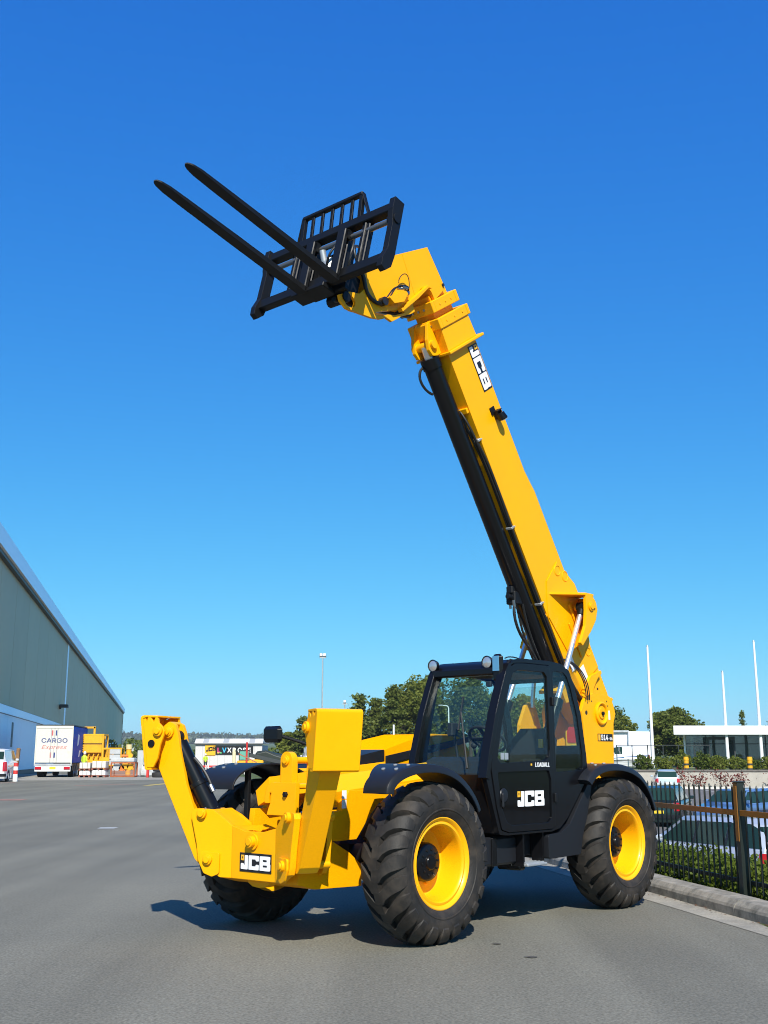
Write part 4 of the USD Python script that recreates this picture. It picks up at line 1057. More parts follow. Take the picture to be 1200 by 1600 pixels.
obj('rear_window', strip([(-2.265, 1.5), (-2.215, 1.79), (-2.11, 2.06)], CY0 + 0.04, CY1 - 0.04, 0.006), M['sideglass'], cb)
obj('windscreen', strip([(-0.745, 1.26), (-0.79, 1.45), (-0.885, 1.75), (-0.96, 1.94), (-1.045, 2.11)], CY0 + 0.045, CY1 - 0.06, 0.006), M['cabglass'], cb, smooth=40)
obj('cab_base', cat(ext([(-0.735, 1.25), (-0.80, 0.95), (-0.87, 0.77), (-0.99, 0.76), (-0.99, 0.80), (-0.90, 1.0), (-0.80, 1.25)], CY0 + 0.04, CY1 - 0.05), bx(-2.0, -0.9, CY0 + 0.04, CY1 - 0.06, 0.76, 0.86), ext([(-2.0, 0.80), (-2.27, 1.22), (-2.24, 1.24), (-1.94, 0.84)], CY0 + 0.04, CY1 - 0.06)), M['black'], cb)
obj('wiper', cat(bar((-0.74, 0.80, 1.30), (-0.90, 0.62, 1.78), 0.012, 0.02), bar((-0.845, 0.63, 1.62), (-0.965, 0.60, 1.92), 0.01, 0.025)), M['dark'], cb)
dr = thing('door', parent=TH)
obj('door_frame', ext(doorP.difference(winP).difference(lowP), CY1 - 0.03, CY1 + 0.008), M['black'], dr, smooth=30)
obj('door_window', ext(winP.buffer(0.008), CY1 - 0.010, CY1 - 0.004), M['sideglass'], dr, smooth=False)
M['doorglass'] = mat('dark_door_glass', (0.003, 0.0035, 0.004), rough=0.10, spec=0.3)
obj('door_lower_pane', ext(lowP.buffer(0.008), CY1 - 0.012, CY1 - 0.005), M['doorglass'], dr, smooth=False)
obj('door_handle', cat(bx(-0.915, -0.89, CY1 + 0.012, CY1 + 0.03, 0.98, 1.10, 0.008), lathe([(0.0, 0.012), (0.05, 0.010), (0.058, 0.0)], 24).apply_translation([-0.935, CY1 + 0.004, 1.08])), M['plastic'], dr)
obj('door_hinge', cat(bx(-1.73, -1.70, CY1 + 0.006, CY1 + 0.028, 1.0, 1.08, 0.006), bx(-1.73, -1.70, CY1 + 0.006, CY1 + 0.028, 1.85, 1.93, 0.006)), M['satin'], dr)
logo(TH, (-1.15, CY1 - 0.0045, 0.978), (-1, 0, 0), (0, 0, 1), 0.130, backing=False)
obj('range_lettering', words('LOADALL', 0.036, (-1.41, CY1 + 0.0085, 1.312), (-1, 0, 0), (0, 0, 1), width=0.235), M['sticker_white'], dr, smooth=False)
obj('small_mark', bx(-1.345, -1.365, CY1 + 0.0085, CY1 + 0.010, 1.322, 1.34), M['sticker_yellow'], dr, smooth=False)
for k in range(2):
    obj('safety_sticker', bx(-0.915 - 0.06 * k, -0.965 - 0.06 * k, CY1 - 0.0035, CY1 - 0.002, 1.375, 1.43), M['galv'], dr, smooth=False)
# interior
it = thing('cab_interior', parent=TH)
obj('seat_cushion', bx(-1.92, -1.40, 0.42, 0.86, 1.08, 1.24, 0.05), M['seat'], it)
obj('seat_back', cat(Manifold.hull_points(np.array([(x, y, z) for x, z, w in ((-1.86, 1.20, 0.22), (-2.0, 1.22, 0.22), (-1.93, 1.55, 0.21), (-2.07, 1.55, 0.21), (-1.98, 1.66, 0.14), (-2.08, 1.66, 0.14)) for y in (0.64 - w, 0.64 + w)])), bx(-1.75, -1.45, 0.84, 0.90, 1.32, 1.38, 0.02), bx(-1.75, -1.45, 0.38, 0.44, 1.32, 1.38, 0.02)), M['seat'], it)
obj('seat_mark', bx(-1.91, -1.89, 0.76, 0.80, 1.48, 1.56), M['sticker_yellow'], it, smooth=False)
obj('dashboard', ext([(-0.80, 1.24), (-0.84, 1.36), (-0.95, 1.40), (-1.12, 1.36), (-1.15, 1.10), (-0.86, 1.0)], CY0 + 0.08, CY1 - 0.10, r=0.02), M['dark'], it)
obj('steering_column', cyl((-1.05, 0.62, 1.25), (-1.28, 0.62, 1.55), 0.035, n=14), M['dark'], it)
wr = lathe([(0.172 + 0.014 * math.cos(a), 0.014 * math.sin(a)) for a in np.linspace(0, 2 * np.pi, 10)], 36, 'z')
wr = cat(wr, bx(-0.17, 0.17, -0.02, 0.02, -0.006, 0.006), bx(-0.02, 0.02, -0.17, 0.0, -0.006, 0.006))
obj('steering_wheel', place(wr, (-1.285, 0.62, 1.555), (0.79, 0, 0.61), (0, 1, 0)), M['dark'], it)
obj('control_lever', cat(cyl((-1.45, 0.40, 1.25), (-1.40, 0.38, 1.48), 0.012, n=8), trimesh.creation.icosphere(1, 0.03).apply_translation([-1.40, 0.38, 1.50]), cyl((-1.2, 0.36, 1.3), (-1.15, 0.34, 1.62), 0.012, n=8), bx(-1.2, -1.1, 0.30, 0.36, 1.58, 1.70, 0.01)), M['dark'], it)
obj('console', bx(-1.9, -1.0, CY0 + 0.05, 0.38, 0.86, 1.28, 0.03), M['dark'], it)
obj('headlining', bx(-1.98, -1.12, CY0 + 0.05, CY1 - 0.06, 2.13, 2.18, 0.01), M['dark'], it)
obj('interior_lamp', bx(-1.06, -1.02, 0.80, 0.86, 2.0, 2.05, 0.01), M['dark'], it)
# lamps, mirror
for y in (0.215, 0.83):
    wl = thing('work_lamp', parent=TH)
    c = np.array([-1.05, y, 2.215])
    obj('lamp_shell', lathe([(0.0, -0.055), (0.028, -0.052), (0.048, -0.03), (0.055, 0.0), (0.057, 0.012), (0.051, 0.014), (0.049, 0.008)], 28, 'x').apply_translation(c + [0.03, 0, 0]), M['black'], wl)
    obj('lamp_lens', lathe([(0.0, 0.016), (0.028, 0.014), (0.049, 0.008), (0.0, 0.004)], 28, 'x').apply_translation(c + [0.03, 0, 0]), M['lens'], wl)
    obj('lamp_stem', cyl(c + [-0.02, 0, -0.05], c + [-0.03, 0.01, -0.11], 0.014, n=8), M['black'], wl)
cm = thing('cab_mirror', parent=TH)
obj('mirror_shell', bx(-1.04, -0.985, 0.89, 1.005, 2.035, 2.28, 0.03), M['black'], cm)
obj('mirror_glass', bx(-0.9845, -0.981, 0.912, 0.983, 2.13, 2.262, 0.001), M['mirror'], cm)
obj('mirror_arm', tube([(-1.03, 0.95, 2.15), (-1.06, 0.985, 2.17), (-1.09, 1.0, 2.20), (-1.16, 0.98, 2.235)], 0.012), M['satin'], cm)
obj('roof_cable', tube([(-1.12, 0.95, 2.25), (-1.3, 0.90, 2.275), (-1.5, 0.86, 2.27), (-1.7, 0.84, 2.262)], 0.006), M['hose'], cm)
# skirts, boxes, step
obj('side_skirt', ext([(-1.60, 0.52), (-1.59, 0.725), (-1.80, 0.735), (-1.95, 0.80), (-2.14, 1.0), (-2.33, 1.20), (-2.345, 1.12), (-2.25, 0.85), (-2.17, 0.70), (-2.12, 0.53)], 0.66, 1.035, r=0.02), M['plastic'], TH)
obj('front_box', bx(-1.26, -0.74, 0.50, 0.93, 0.50, 0.735, 0.02), M['plastic'], TH)
obj('box_post', cat(bx(-1.36, -1.27, 0.70, 0.95, 0.44, 0.745, 0.015), bx(-0.95, -0.88, 0.93, 0.945, 0.50, 0.73, 0.005)), M['black'], TH)
sp = thing('step', parent=TH)
obj('step_tread', cat(bx(-1.56, -1.26, 0.86, 1.04, 0.478, 0.500, 0.005), *[bx(-1.55, -1.27, y, y + 0.012, 0.50, 0.508) for y in (0.88, 0.92, 0.96, 1.0)]), M['galv'], sp)
for x in (-1.57, -1.265):
    obj('step_hanger', bx(x, x + 0.015, 0.88, 1.0, 0.48, 0.75), M['black'], sp)
obj('under_tank', cat(bx(-2.3, -0.7, -0.95, -0.42, 0.48, 0.75, 0.03), bx(-1.56, -1.27, 0.45, 0.86, 0.55, 0.75)), M['plastic'], TH)
# ------------------------------------------------------------------ foliage
M['leaf_mid'] = leafmat('leaf_mid_green', (0.12, 0.15, 0.02), (0.32, 0.33, 0.055), trans=0.45)
M['leaf_dark'] = leafmat('leaf_dark_green', (0.09, 0.12, 0.02), (0.25, 0.27, 0.05), trans=0.42)
M['leaf_light'] = leafmat('leaf_light_green', (0.06, 0.09, 0.010), (0.19, 0.22, 0.030))
M['leaf_red'] = leafmat('leaf_red', (0.12, 0.02, 0.015), (0.36, 0.10, 0.07))
M['bark'] = mat('bark', (0.055, 0.04, 0.028), rough=0.95, var=0.3)
M['far_wood'] = leafmat('far_wood', (0.03, 0.045, 0.015), (0.09, 0.11, 0.035), trans=0.1)


def leaves(centres, size, rg, flat_=0.0, squash=1.0):
    """Leaf-sized quads at the given points, turned every way."""
    n = len(centres)
    a = rg.normal(size=(n, 3))
    a[:, 2] *= (1 - flat_)
    a /= np.linalg.norm(a, axis=1, keepdims=True)
    b = np.cross(a, rg.normal(size=(n, 3)))
    b /= np.linalg.norm(b, axis=1, keepdims=True)
    s = size * rg.uniform(0.6, 1.4, (n, 1))
    V = np.stack([centres - a * s, centres + b * s * 0.6, centres + a * s, centres - b * s * 0.6], 1).reshape(-1, 3)
    k = 4 * np.arange(n)[:, None]
    return trimesh.Trimesh(V, np.vstack([k + [0, 1, 2], k + [0, 2, 3]]), process=False)


def crown_points(n, rg, kind):
    """Points for a crown in a unit box: radius about 0.5, z from 0 to 1."""
    pts = []
    if kind == 'conifer':
        for k in range(70):
            z = rg.uniform(0.04, 0.98) ** 0.9
            r = 0.5 * (1 - z) ** 0.75 * rg.uniform(0.6, 1.12) + 0.02
            a = rg.uniform(0, 6.283)
            m = max(6, int(n / 70 * (0.5 + 1.2 * (1 - z))))
            t = rg.uniform(0.15, 1, m) ** 0.6
            sp = 0.05 + 0.06 * t
            x, y = r * t * math.cos(a) + rg.normal(0, 1, m) * sp * 0.8, r * t * math.sin(a) + rg.normal(0, 1, m) * sp * 0.8
            pts.append(np.stack([x, y, z - 0.10 * t * r / 0.5 + rg.normal(0, 0.018, m)], 1))
    else:
        nb = 60
        for k in range(nb):
            u = rg.normal(size=3)
            u /= np.linalg.norm(u)
            rr = rg.uniform(0.55, 1.0)
            c = np.array([u[0] * 0.36 * rr, u[1] * 0.36 * rr, 0.54 + u[2] * 0.36 * rr])
            w = 0.5 if kind == 'round' else 0.42
            c[0] *= w / 0.42 * (1.1 - 0.45 * abs(c[2] - 0.4))
            c[1] *= w / 0.42 * (1.1 - 0.45 * abs(c[2] - 0.4))
            m = n // nb
            v = rg.normal(size=(m, 3))
            v /= np.linalg.norm(v, axis=1, keepdims=True)
            v *= (rg.uniform(0.5, 1.05, (m, 1))) * rg.uniform(0.09, 0.17)
            pts.append(c + v * [1, 1, 0.8])
    return np.vstack(pts)


def tree_mesh(kind, n, size, seed, h, w):
    rg = np.random.default_rng(seed)
    p = crown_points(n, rg, kind)
    base = {'conifer': 0.10, 'tall': 0.16, 'round': 0.06}[kind]
    p = p * [w, w, h * (1 - base)] + [0, 0, h * base]
    c = leaves(p, size, rg, 0.35)
    limbs = [cyl((0, 0, -0.3), (0, 0, h * 0.9), 0.022 * h, 0.004 * h, n=8)]
    for k in range(9):
        a, z = rg.uniform(0, 6.283), h * rg.uniform(0.18, 0.7)
        L = w * rg.uniform(0.25, 0.42)
        limbs.append(cyl((0, 0, z), (L * math.cos(a), L * math.sin(a), z + L * 0.5), 0.008 * h, 0.002 * h, n=5))
    return c, cat(*limbs)


def tree(name, label, kind, n, size, seed, h, w, loc, leaf, group=None, catg='tree'):
    t = thing(name, label, catg, loc, group=group)
    c, l = tree_mesh(kind, n, size, seed, h, w)
    obj('crown', c, M[leaf], t, smooth=False)
    obj('trunk', l, M['bark'], t)
    return t


# the belt behind the machine, from left to right
belt = [(-12.3, 150, 4.9, 4.9, 'round', 'leaf_mid', 'low rounded bush tree at the left end of the tree belt'),
        (-10.5, 148, 6.6, 4.3, 'conifer', 'leaf_dark', 'small pointed conifer left of the raised yellow stabiliser foot'),
        (-9.3, 155, 5.9, 4.3, 'conifer', 'leaf_dark', 'dark conifer half hidden behind the near stabiliser foot'),
        (-4.6, 152, 5.6, 4.6, 'tall', 'leaf_mid', 'leafy tree just right behind the near stabiliser foot'),
        (-3.2, 146, 9.5, 4.9, 'conifer', 'leaf_dark', 'spiky conifer right of the stabiliser foot, first of the open row'),
        (-1.0, 150, 9.1, 4.6, 'conifer', 'leaf_dark', 'spiky conifer, second of the open row left of the cab'),
        (1.2, 147, 10.5, 5.2, 'conifer', 'leaf_dark', 'taller conifer above the bonnet, third of the open row'),
        (3.3, 151, 12.0, 6.4, 'tall', 'leaf_mid', 'tall leafy tree left of the cab windscreen'),
        (5.2, 148, 12.7, 6.7, 'tall', 'leaf_mid', 'tallest leafy tree beside the cab front pillar'),
        (8.0, 152, 12.1, 7.2, 'round', 'leaf_dark', 'broad tree seen through the left half of the windscreen'),
        (11.5, 150, 13.1, 7.5, 'tall', 'leaf_dark', 'high tree seen through the middle of the windscreen'),
        (15.0, 152, 10.8, 7.2, 'round', 'leaf_dark', 'dark tree seen through the right edge of the windscreen'),
        (18.5, 150, 10.2, 7.2, 'tall', 'leaf_mid', 'tree seen through the front of the door window'),
        (22.5, 153, 9.8, 7.5, 'round', 'leaf_light', 'lighter tree seen through the rear of the door window'),
        (26.5, 150, 8.7, 7.2, 'round', 'leaf_mid', 'tree seen through the rear quarter window of the cab'),
        (31.2, 152, 8.4, 6.7, 'tall', 'leaf_mid', 'green tree directly right of the yellow rear tower')]
for i, (x, y, h, w, kd, lf, lb) in enumerate(belt):
    tree('conifer_tree' if kd == 'conifer' else 'leafy_tree', lb, kd, 7500, 0.20, 100 + i, h, w, (x, y, 0), lf, 'trees of the belt behind the yard')
tree('spreading_tree', 'large dark rounded tree between white building and glass showroom', 'round', 15000, 0.17, 201, 6.9, 6.6, (31.1, 122, 0.1), 'leaf_dark')
tree('leafy_tree', 'green tree above the showroom roof at the right edge', 'round', 4000, 0.2, 202, 8.0, 6.0, (58.6, 165, 0), 'leaf_mid')
tree('conifer_tree', 'thin tree top poking above the white showroom roof', 'conifer', 1800, 0.16, 203, 8.9, 2.2, (58.5, 184, 0), 'leaf_dark')
# far hedgerows: nobody could count them
rg = np.random.default_rng(5)
P = []
for k in range(240):
    x, y = rg.uniform(-110, 26), rg.uniform(240, 300)
    r = rg.uniform(1.4, 3.2)
    v = rg.normal(size=(60, 3))
    v /= np.linalg.norm(v, axis=1, keepdims=True)
    hh = rg.uniform(1.2, 3.2) * (1.7 if x < -52 else 1.0)
    P.append(v * [r, r, hh * 0.6] + [x, y, hh * 0.55])
obj('hedgerow', leaves(np.vstack(P), 0.55, rg), M['leaf_light'], None, smooth=False, label='mass of green hedges and bushes beyond the yard, below the hills', cat='hedges', kind='stuff')
P = []
for k in range(900):
    x = rg.uniform(-900, 500)
    y = rg.choice([1850, 2150, 2400, 2560, 2600])
    z = 0.3 + float(np.interp(y, [1500, 1800, 2100, 2350, 2550, 2700], [-5, 22, 34, 42, 47, 40])) * (34 + 16 * float(meshkit.fbm(np.array([[x / 620, y / 900, 0.0]]), 3, 3)[0])) / 47.0 * 1.12
    v = rg.normal(size=(10, 3))
    P.append(v * [9, 3, 2.8] + [x, y, z + 2.0])
obj('far_wood', leaves(np.vstack(P), 4.0, rg), M['far_wood'], None, smooth=False, label='far-off woods and hedge lines along the hill ridge', cat='woods', kind='stuff')
# the hedge behind the fence
P = []
for s0 in np.arange(-7.5, 6.5, 0.16):
    for d0 in (0.72, 0.92, 1.12):
        c = kp(s0 + rng.uniform(-.07, .07), d0 + rng.uniform(-.06, .06))
        hgt = 0.34 + rng.uniform(-0.06, 0.07)
        m = 190
        v = rng.normal(size=(m, 3))
        v /= np.linalg.norm(v, axis=1, keepdims=True)
        v *= rng.uniform(0.55, 1.1, (m, 1))
        P.append(c + v * [0.16, 0.16, hgt * 0.62] + [0, 0, hgt * 0.42])
hg = thing('box_hedge', 'low green leafy hedge growing behind the black fence', 'hedge')
M['hedge_leaf'] = leafmat('hedge_leaf', (0.07, 0.11, 0.010), (0.22, 0.26, 0.032), trans=0.4)
obj('hedge_leaves', leaves(np.vstack(P), 0.026, rng), M['hedge_leaf'], hg, smooth=False, kind='stuff')
st_ = [bar(kp(s0, 0.9, -0.1), kp(s0 + 0.1, 0.95, 0.3), 0.02, 0.02) for s0 in np.arange(-7, 6, 0.35)]
obj('hedge_stems', cat(*st_), M['bark'], hg, kind='stuff')

# ------------------------------------------------------------------ the black fence
M['fence'] = mat('fence_green_black', (0.012, 0.017, 0.014), rough=0.4, bevel=0.003)
M['fence_brown'] = mat('fence_brown', (0.20, 0.085, 0.012), rough=0.5)
fc = thing('metal_fence', 'black vertical bar fence with brown rail along the kerb, before the hedge', 'fence')
pk0 = cat(cyl((0, 0, 0), (0, 0, 0.975), 0.0105, n=8), cyl((0, 0, 0.975), (0, 0, 1.0), 0.0115, 0.003, n=8))
FD = 0.457
rz = math.atan2(KE[1], KE[0])
for s0 in np.arange(-5.0, 9.0, 0.12):
    if min(abs(s0 - sp) for sp in (-3.95, -1.30, 1.35, 4.0, 6.65)) < 0.06:
        continue
    obj('picket', place(pk0, kp(s0, FD, 0.13), (KE[0], KE[1], 0), (-KE[1], KE[0], 0)), M['fence'], fc, smooth=False)
ps = [-3.95, -1.30, 1.35, 4.0, 6.65]
for sp in ps:
    obj('fence_post', cat(place(bx(-0.042, 0.042, -0.042, 0.042, 0.08, 1.15, 0.006), kp(sp, FD, 0), (KE[0], KE[1], 0), (-KE[1], KE[0], 0)),
                          place(bx(-0.05, 0.05, -0.05, 0.05, 1.15, 1.165, 0.005), kp(sp, FD, 0), (KE[0], KE[1], 0), (-KE[1], KE[0], 0))), M['fence'], fc)
    obj('post_strip', place(bx(-0.03, 0.03, 0.042, 0.05, 0.60, 1.12), kp(sp, FD, 0), (KE[0], KE[1], 0), (-KE[1], KE[0], 0)), M['fence_brown'], fc)
for a, b in zip(ps[:-1], ps[1:]):
    obj('fence_rail', bar(kp(a + 0.043, FD - 0.024, 0.865), kp(b - 0.043, FD - 0.024, 0.865), 0.018, 0.055), M['fence_brown'], fc)
    obj('fence_rail', bar(kp(a + 0.043, FD + 0.028, 0.22), kp(b - 0.043, FD + 0.028, 0.22), 0.018, 0.04), M['fence'], fc)

# ------------------------------------------------------------------ cars
M['carglass'] = mat('car_glass', (0.014, 0.038, 0.033), rough=0.08, spec=0.16)
M['dark_gloss'] = mat('dark_pillar', (0.006, 0.008, 0.010), rough=0.2)
M['cartyre'] = mat('car_tyre', (0.02, 0.02, 0.02), rough=0.8)
M['alloy'] = mat('alloy_wheel', (0.45, 0.45, 0.46), rough=0.3, metal=0.8)
M['plate_y'] = mat('plate_yellow', (0.70, 0.48, 0.03), rough=0.4)
M['plate_w'] = mat('plate_white', (0.75, 0.75, 0.74), rough=0.4)


def paint(name, c):
    return mat('car_' + name, c, rough=0.28, metal=0.25, coat=0.8)


def car(name, label, catg, paintm, loc, rz, L=4.3, W=1.74, H=1.45, kind='hatch', plate='plate_y', group=None, bumper=None, pillars=None):
    t = thing(name, label, catg, loc, rz, group)
    hb = 0.62 * H
    f, r = L / 2, -L / 2
    gc = 0.17
    shape = {'hatch': ([(f - 1.02, hb), (f - 1.75, H - 0.03), (r + 0.62, H), (r + 0.30, H - 0.10), (r + 0.06, hb)], hb),
             'estate': ([(f - 1.05, hb), (f - 1.78, H - 0.03), (r + 0.50, H), (r + 0.30, H - 0.06), (r + 0.02, hb)], hb),
             'saloon': ([(f - 1.05, hb), (f - 1.95, H - 0.02), (f - 2.4, H), (r + 1.35, H - 0.05), (r + 0.55, hb + 0.02)], hb + 0.02),
             'van': ([(f - 0.75, hb), (f - 1.35, H - 0.06), (f - 1.8, H), (r + 0.10, H), (r + 0.02, H - 0.12), (r + 0.0, hb)], hb)}[kind]
    gh, rb = shape
    body = [(r + 0.06, gc), (r, gc + 0.16), (r - 0.02 + 0.02, 0.52), (r + 0.03, rb - 0.06), (r + 0.10, rb + 0.012), (f - 1.0, hb + 0.012), (f - 0.45, hb - 0.10), (f - 0.10, 0.60), (f, 0.48), (f - 0.01, gc + 0.08), (f - 0.10, gc)]
    bodyP = Polygon(body)
    wr_, wxs = 0.31 * (1.0 if H < 1.6 else 1.08), (f - 0.82, r + 0.80)
    for xw in wxs:
        bodyP = bodyP.difference(Polygon([(xw + (wr_ + 0.05) * math.cos(a), wr_ + (wr_ + 0.05) * math.sin(a)) for a in np.linspace(0, 2 * np.pi, 24)]))
    plan = Polygon([(r, -W / 2 + 0.16), (r + 0.14, -W / 2 + 0.02), (r + 0.8, -W / 2), (f - 0.9, -W / 2), (f - 0.25, -W / 2 + 0.10), (f, -W / 2 + 0.42), (f, W / 2 - 0.42), (f - 0.25, W / 2 - 0.10), (f - 0.9, W / 2), (r + 0.8, W / 2), (r + 0.14, W / 2 - 0.02), (r, W / 2 - 0.16)])
    front = Polygon([(-W / 2 + 0.06, gc - 0.05), (-W / 2, 0.42), (-W / 2 + 0.02, 0.66), (-W / 2 + 0.07, hb + 0.05), (W / 2 - 0.07, hb + 0.05), (W / 2 - 0.02, 0.66), (W / 2, 0.42), (W / 2 - 0.06, gc - 0.05)])
    low = ext(bodyP, -W, W, 'xz', 0.03) ^ ext(plan, 0, 3, 'xy', 0.05) ^ ext(front, -5, 5, 'yz', 0.03)
    tum = 0.20 if kind != 'van' else 0.12
    gfront = Polygon([(-W / 2 + 0.065, hb - 0.05), (-W / 2 + 0.07 + tum, H - 0.09), (-W / 2 + 0.17 + tum, H - 0.005), (-W / 2 + 0.32 + tum, H + 0.03), (W / 2 - 0.32 - tum, H + 0.03), (W / 2 - 0.17 - tum, H - 0.005), (W / 2 - 0.07 - tum, H - 0.09), (W / 2 - 0.065, hb - 0.05)])
    ghP = Polygon(gh + [(gh[-1][0], hb - 0.10), (gh[0][0], hb - 0.10)])

    def house(g):
        return ext(ghP.buffer(g, join_style=2), -W, W, 'xz', 0.0 if g else 0.02) ^ ext(gfront.buffer(g, join_style=2), -5, 5, 'yz', 0.0) ^ ext(plan.buffer(-0.05 + g), 0, 3, 'xy', 0.05)
    obj('body', low, paintm, t, smooth=30)
    obj('roof_shell', house(0.0), pillars or paintm, t, smooth=30)
    if pillars is not None:
        obj('roof_panel', house(0.006) ^ bx(-9, 9, -W, W, H - 0.10, H + 0.5), paintm, t, smooth=30)
    big = house(0.008)
    # side windows: the house's side outline, inset, cut by the pillars
    xa, xb_ = gh[0][0], gh[-1][0]
    win = ghP.buffer(-0.075, join_style=1)
    win = win.intersection(sbox(r, hb + 0.035, f, H - 0.085))
    if kind == 'van':
        win = win.intersection(sbox(f - 2.1, 0, f, 3))
    minx, _, maxx, _ = win.bounds
    cuts = [maxx - 0.98] if kind == 'van' else [maxx - 1.05, maxx - 1.95]
    strips = win.intersection(unary_union([sbox(c - 0.035, 0, c + 0.035, 3) for c in cuts]))
    for c in cuts:
        win = win.difference(sbox(c - 0.035, 0, c + 0.035, 3))
    for s in (1, -1):
        for g in getattr(strips, 'geoms', [strips]):
            if g.area > 1e-4:
                m = house(0.006) ^ ext(g, W / 2 - 0.45 if s > 0 else -W, W if s > 0 else -(W / 2 - 0.45), 'xz')
                if not m.is_empty():
                    obj('pillar_trim', m, M['dark_gloss'], t, smooth=30)
    for s in (1, -1):
        for g in getattr(win, 'geoms', [win]):
            if g.area < 0.02:
                continue
            m = big ^ ext(g.buffer(-0.01), W / 2 - 0.45 if s > 0 else -W, W if s > 0 else -(W / 2 - 0.45), 'xz')
            if not m.is_empty():
                obj('side_window', m, M['carglass'], t, smooth=30)
    sl = (gh[1][0] - gh[0][0], gh[1][1] - gh[0][1])
    ws = Polygon([(gh[0][0] - 0.02, gh[0][1] + 0.03), (gh[0][0] + 0.3, gh[0][1] + 0.03), (gh[1][0] + 0.3, gh[1][1] - 0.05), (gh[1][0] + 0.02, gh[1][1] - 0.05)])
    m = big ^ ext(ws, -W / 2 + 0.17, W / 2 - 0.17, 'xz')
    obj('windscreen', m, M['carglass'], t, smooth=30)
    q0, q1 = gh[-1], gh[-2]
    if kind != 'van':
        ws = Polygon([(q0[0] + 0.05, q0[1] + 0.06), (q0[0] - 0.3, q0[1] + 0.06), (q1[0] - 0.3, q1[1] - 0.03), (q1[0] + 0.05, q1[1] - 0.03)])
    else:
        ws = Polygon([(r + 0.05, hb + 0.12), (r - 0.3, hb + 0.12), (r - 0.3, H - 0.16), (r + 0.05, H - 0.16)])
    m = big ^ ext(ws, -W / 2 + 0.22, W / 2 - 0.22, 'xz')
    if not m.is_empty():
        obj('rear_window', m, M['carglass'], t, smooth=30)
    lowb = ext(Polygon(body).buffer(0.008), -W, W, 'xz') ^ ext(plan.buffer(0.008), 0, 3, 'xy', 0.05) ^ ext(front.buffer(0.008), -5, 5, 'yz', 0.03)
    for s in (1, -1):
        y0, y1 = sorted((s * (W / 2 - 0.34), s * W))
        for nm, bxx, mm in (('headlight', (f - 0.62, f + 0.1, y0, y1, 0.50, 0.68), 'lens'), ('tail_light', (r - 0.1, r + 0.20, y0 + (0.10 if s > 0 else 0), y1 - (0.10 if s < 0 else 0), 0.60, hb - 0.03), 'tail')):
            m = lowb ^ bx(*bxx)
            if not m.is_empty():
                obj(nm, m, M[mm], t)
    bm_ = M['plastic'] if bumper is None else bumper
    for q in (bx(r - 0.1, r + 0.12, -W, W, 0.30, 0.46), bx(f - 0.10, f + 0.1, -W, W, 0.22, 0.36)):
        obj('bumper_strip', lowb ^ q, bm_, t)
    zp = 0.56 if bumper is None else 0.40
    obj('number_plate', bx(r - 0.022, r - 0.008, -0.26, 0.26, 0.50, 0.61), M[plate], t, smooth=False)
    obj('number_plate', bx(f + 0.006, f + 0.02, -0.26, 0.26, 0.38, 0.49), M['plate_w'], t, smooth=False)
    for xw in wxs:
        for s in (1, -1):
            w = thing('wheel', parent=t, loc=(xw, s * (W / 2 - 0.10), wr_), rz=0 if s > 0 else math.pi)
            obj('tyre', lathe([(0.20, -0.09), (0.27, -0.095), (wr_ - 0.01, -0.08), (wr_, -0.05), (wr_, 0.05), (wr_ - 0.01, 0.08), (0.27, 0.095), (0.20, 0.09)], 28), M['cartyre'], w)
            obj('rim', cat(lathe([(0.205, 0.085), (0.19, 0.075), (0.06, 0.06), (0.0, 0.07)], 24)), M['alloy'], w)
    for s in (1, -1):
        obj('door_mirror', bx(f - 1.42, f - 1.28, s * (W / 2 - 0.04), s * (W / 2 + 0.14), hb + 0.02, hb + 0.15, 0.03), paintm, t)
    return t


gz = lambda x, y: float(height(x, y)) + 0.012
P_SIL, P_WHT, P_BLU, P_DKG, P_LBL, P_DRK = paint('silver', (0.42, 0.46, 0.52)), paint('white', (0.70, 0.71, 0.72)), paint('blue', (0.10, 0.19, 0.36)), paint('dark_green', (0.012, 0.03, 0.028)), paint('light_blue', (0.30, 0.40, 0.55)), paint('dark', (0.02, 0.025, 0.035))
HD = math.atan2(-0.10, -0.99)
car('silver_hatchback', 'silver hatchback just behind the hedge, its tail at the right edge', 'car', P_SIL, (6.75, 23.1, gz(6.75, 23.1)), math.atan2(0.907, -0.42), 4.3, 1.76, 1.46, 'hatch')
car('dark_estate', 'dark green estate with yellow plate, its tail beside the rear wheel', 'car', P_DKG, (11.2, 45.6, gz(11.2, 45.6)), math.radians(68), 4.5, 1.76, 1.50, 'estate', pillars=M['dark_gloss'])
car('silver_hatchback', 'pale silver hatchback parked furthest back, before the low wall', 'car', paint('pale', (0.50, 0.56, 0.57)), (19.4, 78.5, gz(19.4, 78.5)), math.radians(80), 3.9, 1.68, 1.46, 'hatch', 'plate_w')
car('blue_hatchback', 'blue hatchback left of the fence post, beyond the nearest silver hatchback', 'car', P_BLU, (13.3, 43.0, gz(13.3, 43.0)), math.radians(-140), 4.1, 1.72, 1.44, 'hatch')
car('light_blue_saloon', 'light blue saloon right of the fence post in the middle row', 'car', P_LBL, (16.9, 46.0, gz(16.9, 46.0)), math.radians(50), 4.4, 1.74, 1.42, 'saloon')
car('dark_hatchback', 'dark car behind the light blue saloon at the right edge', 'car', P_DRK, (20.6, 57.5, gz(20.6, 57.5)), math.radians(-112), 4.2, 1.74, 1.50, 'hatch')
car('white_van', 'white small van with its tail at the left edge of the yard', 'van', P_WHT, (-23.0, 67.8, 0.0), math.radians(98), 4.2, 1.76, 1.88, 'van', 'plate_y', bumper=M['plastic'])
car('white_van', 'white van roof peeping over the yellow lift lugs', 'van', P_WHT, (-6.2, 99.0, 0.0), math.radians(97), 4.6, 1.85, 2.3, 'van', 'plate_y')
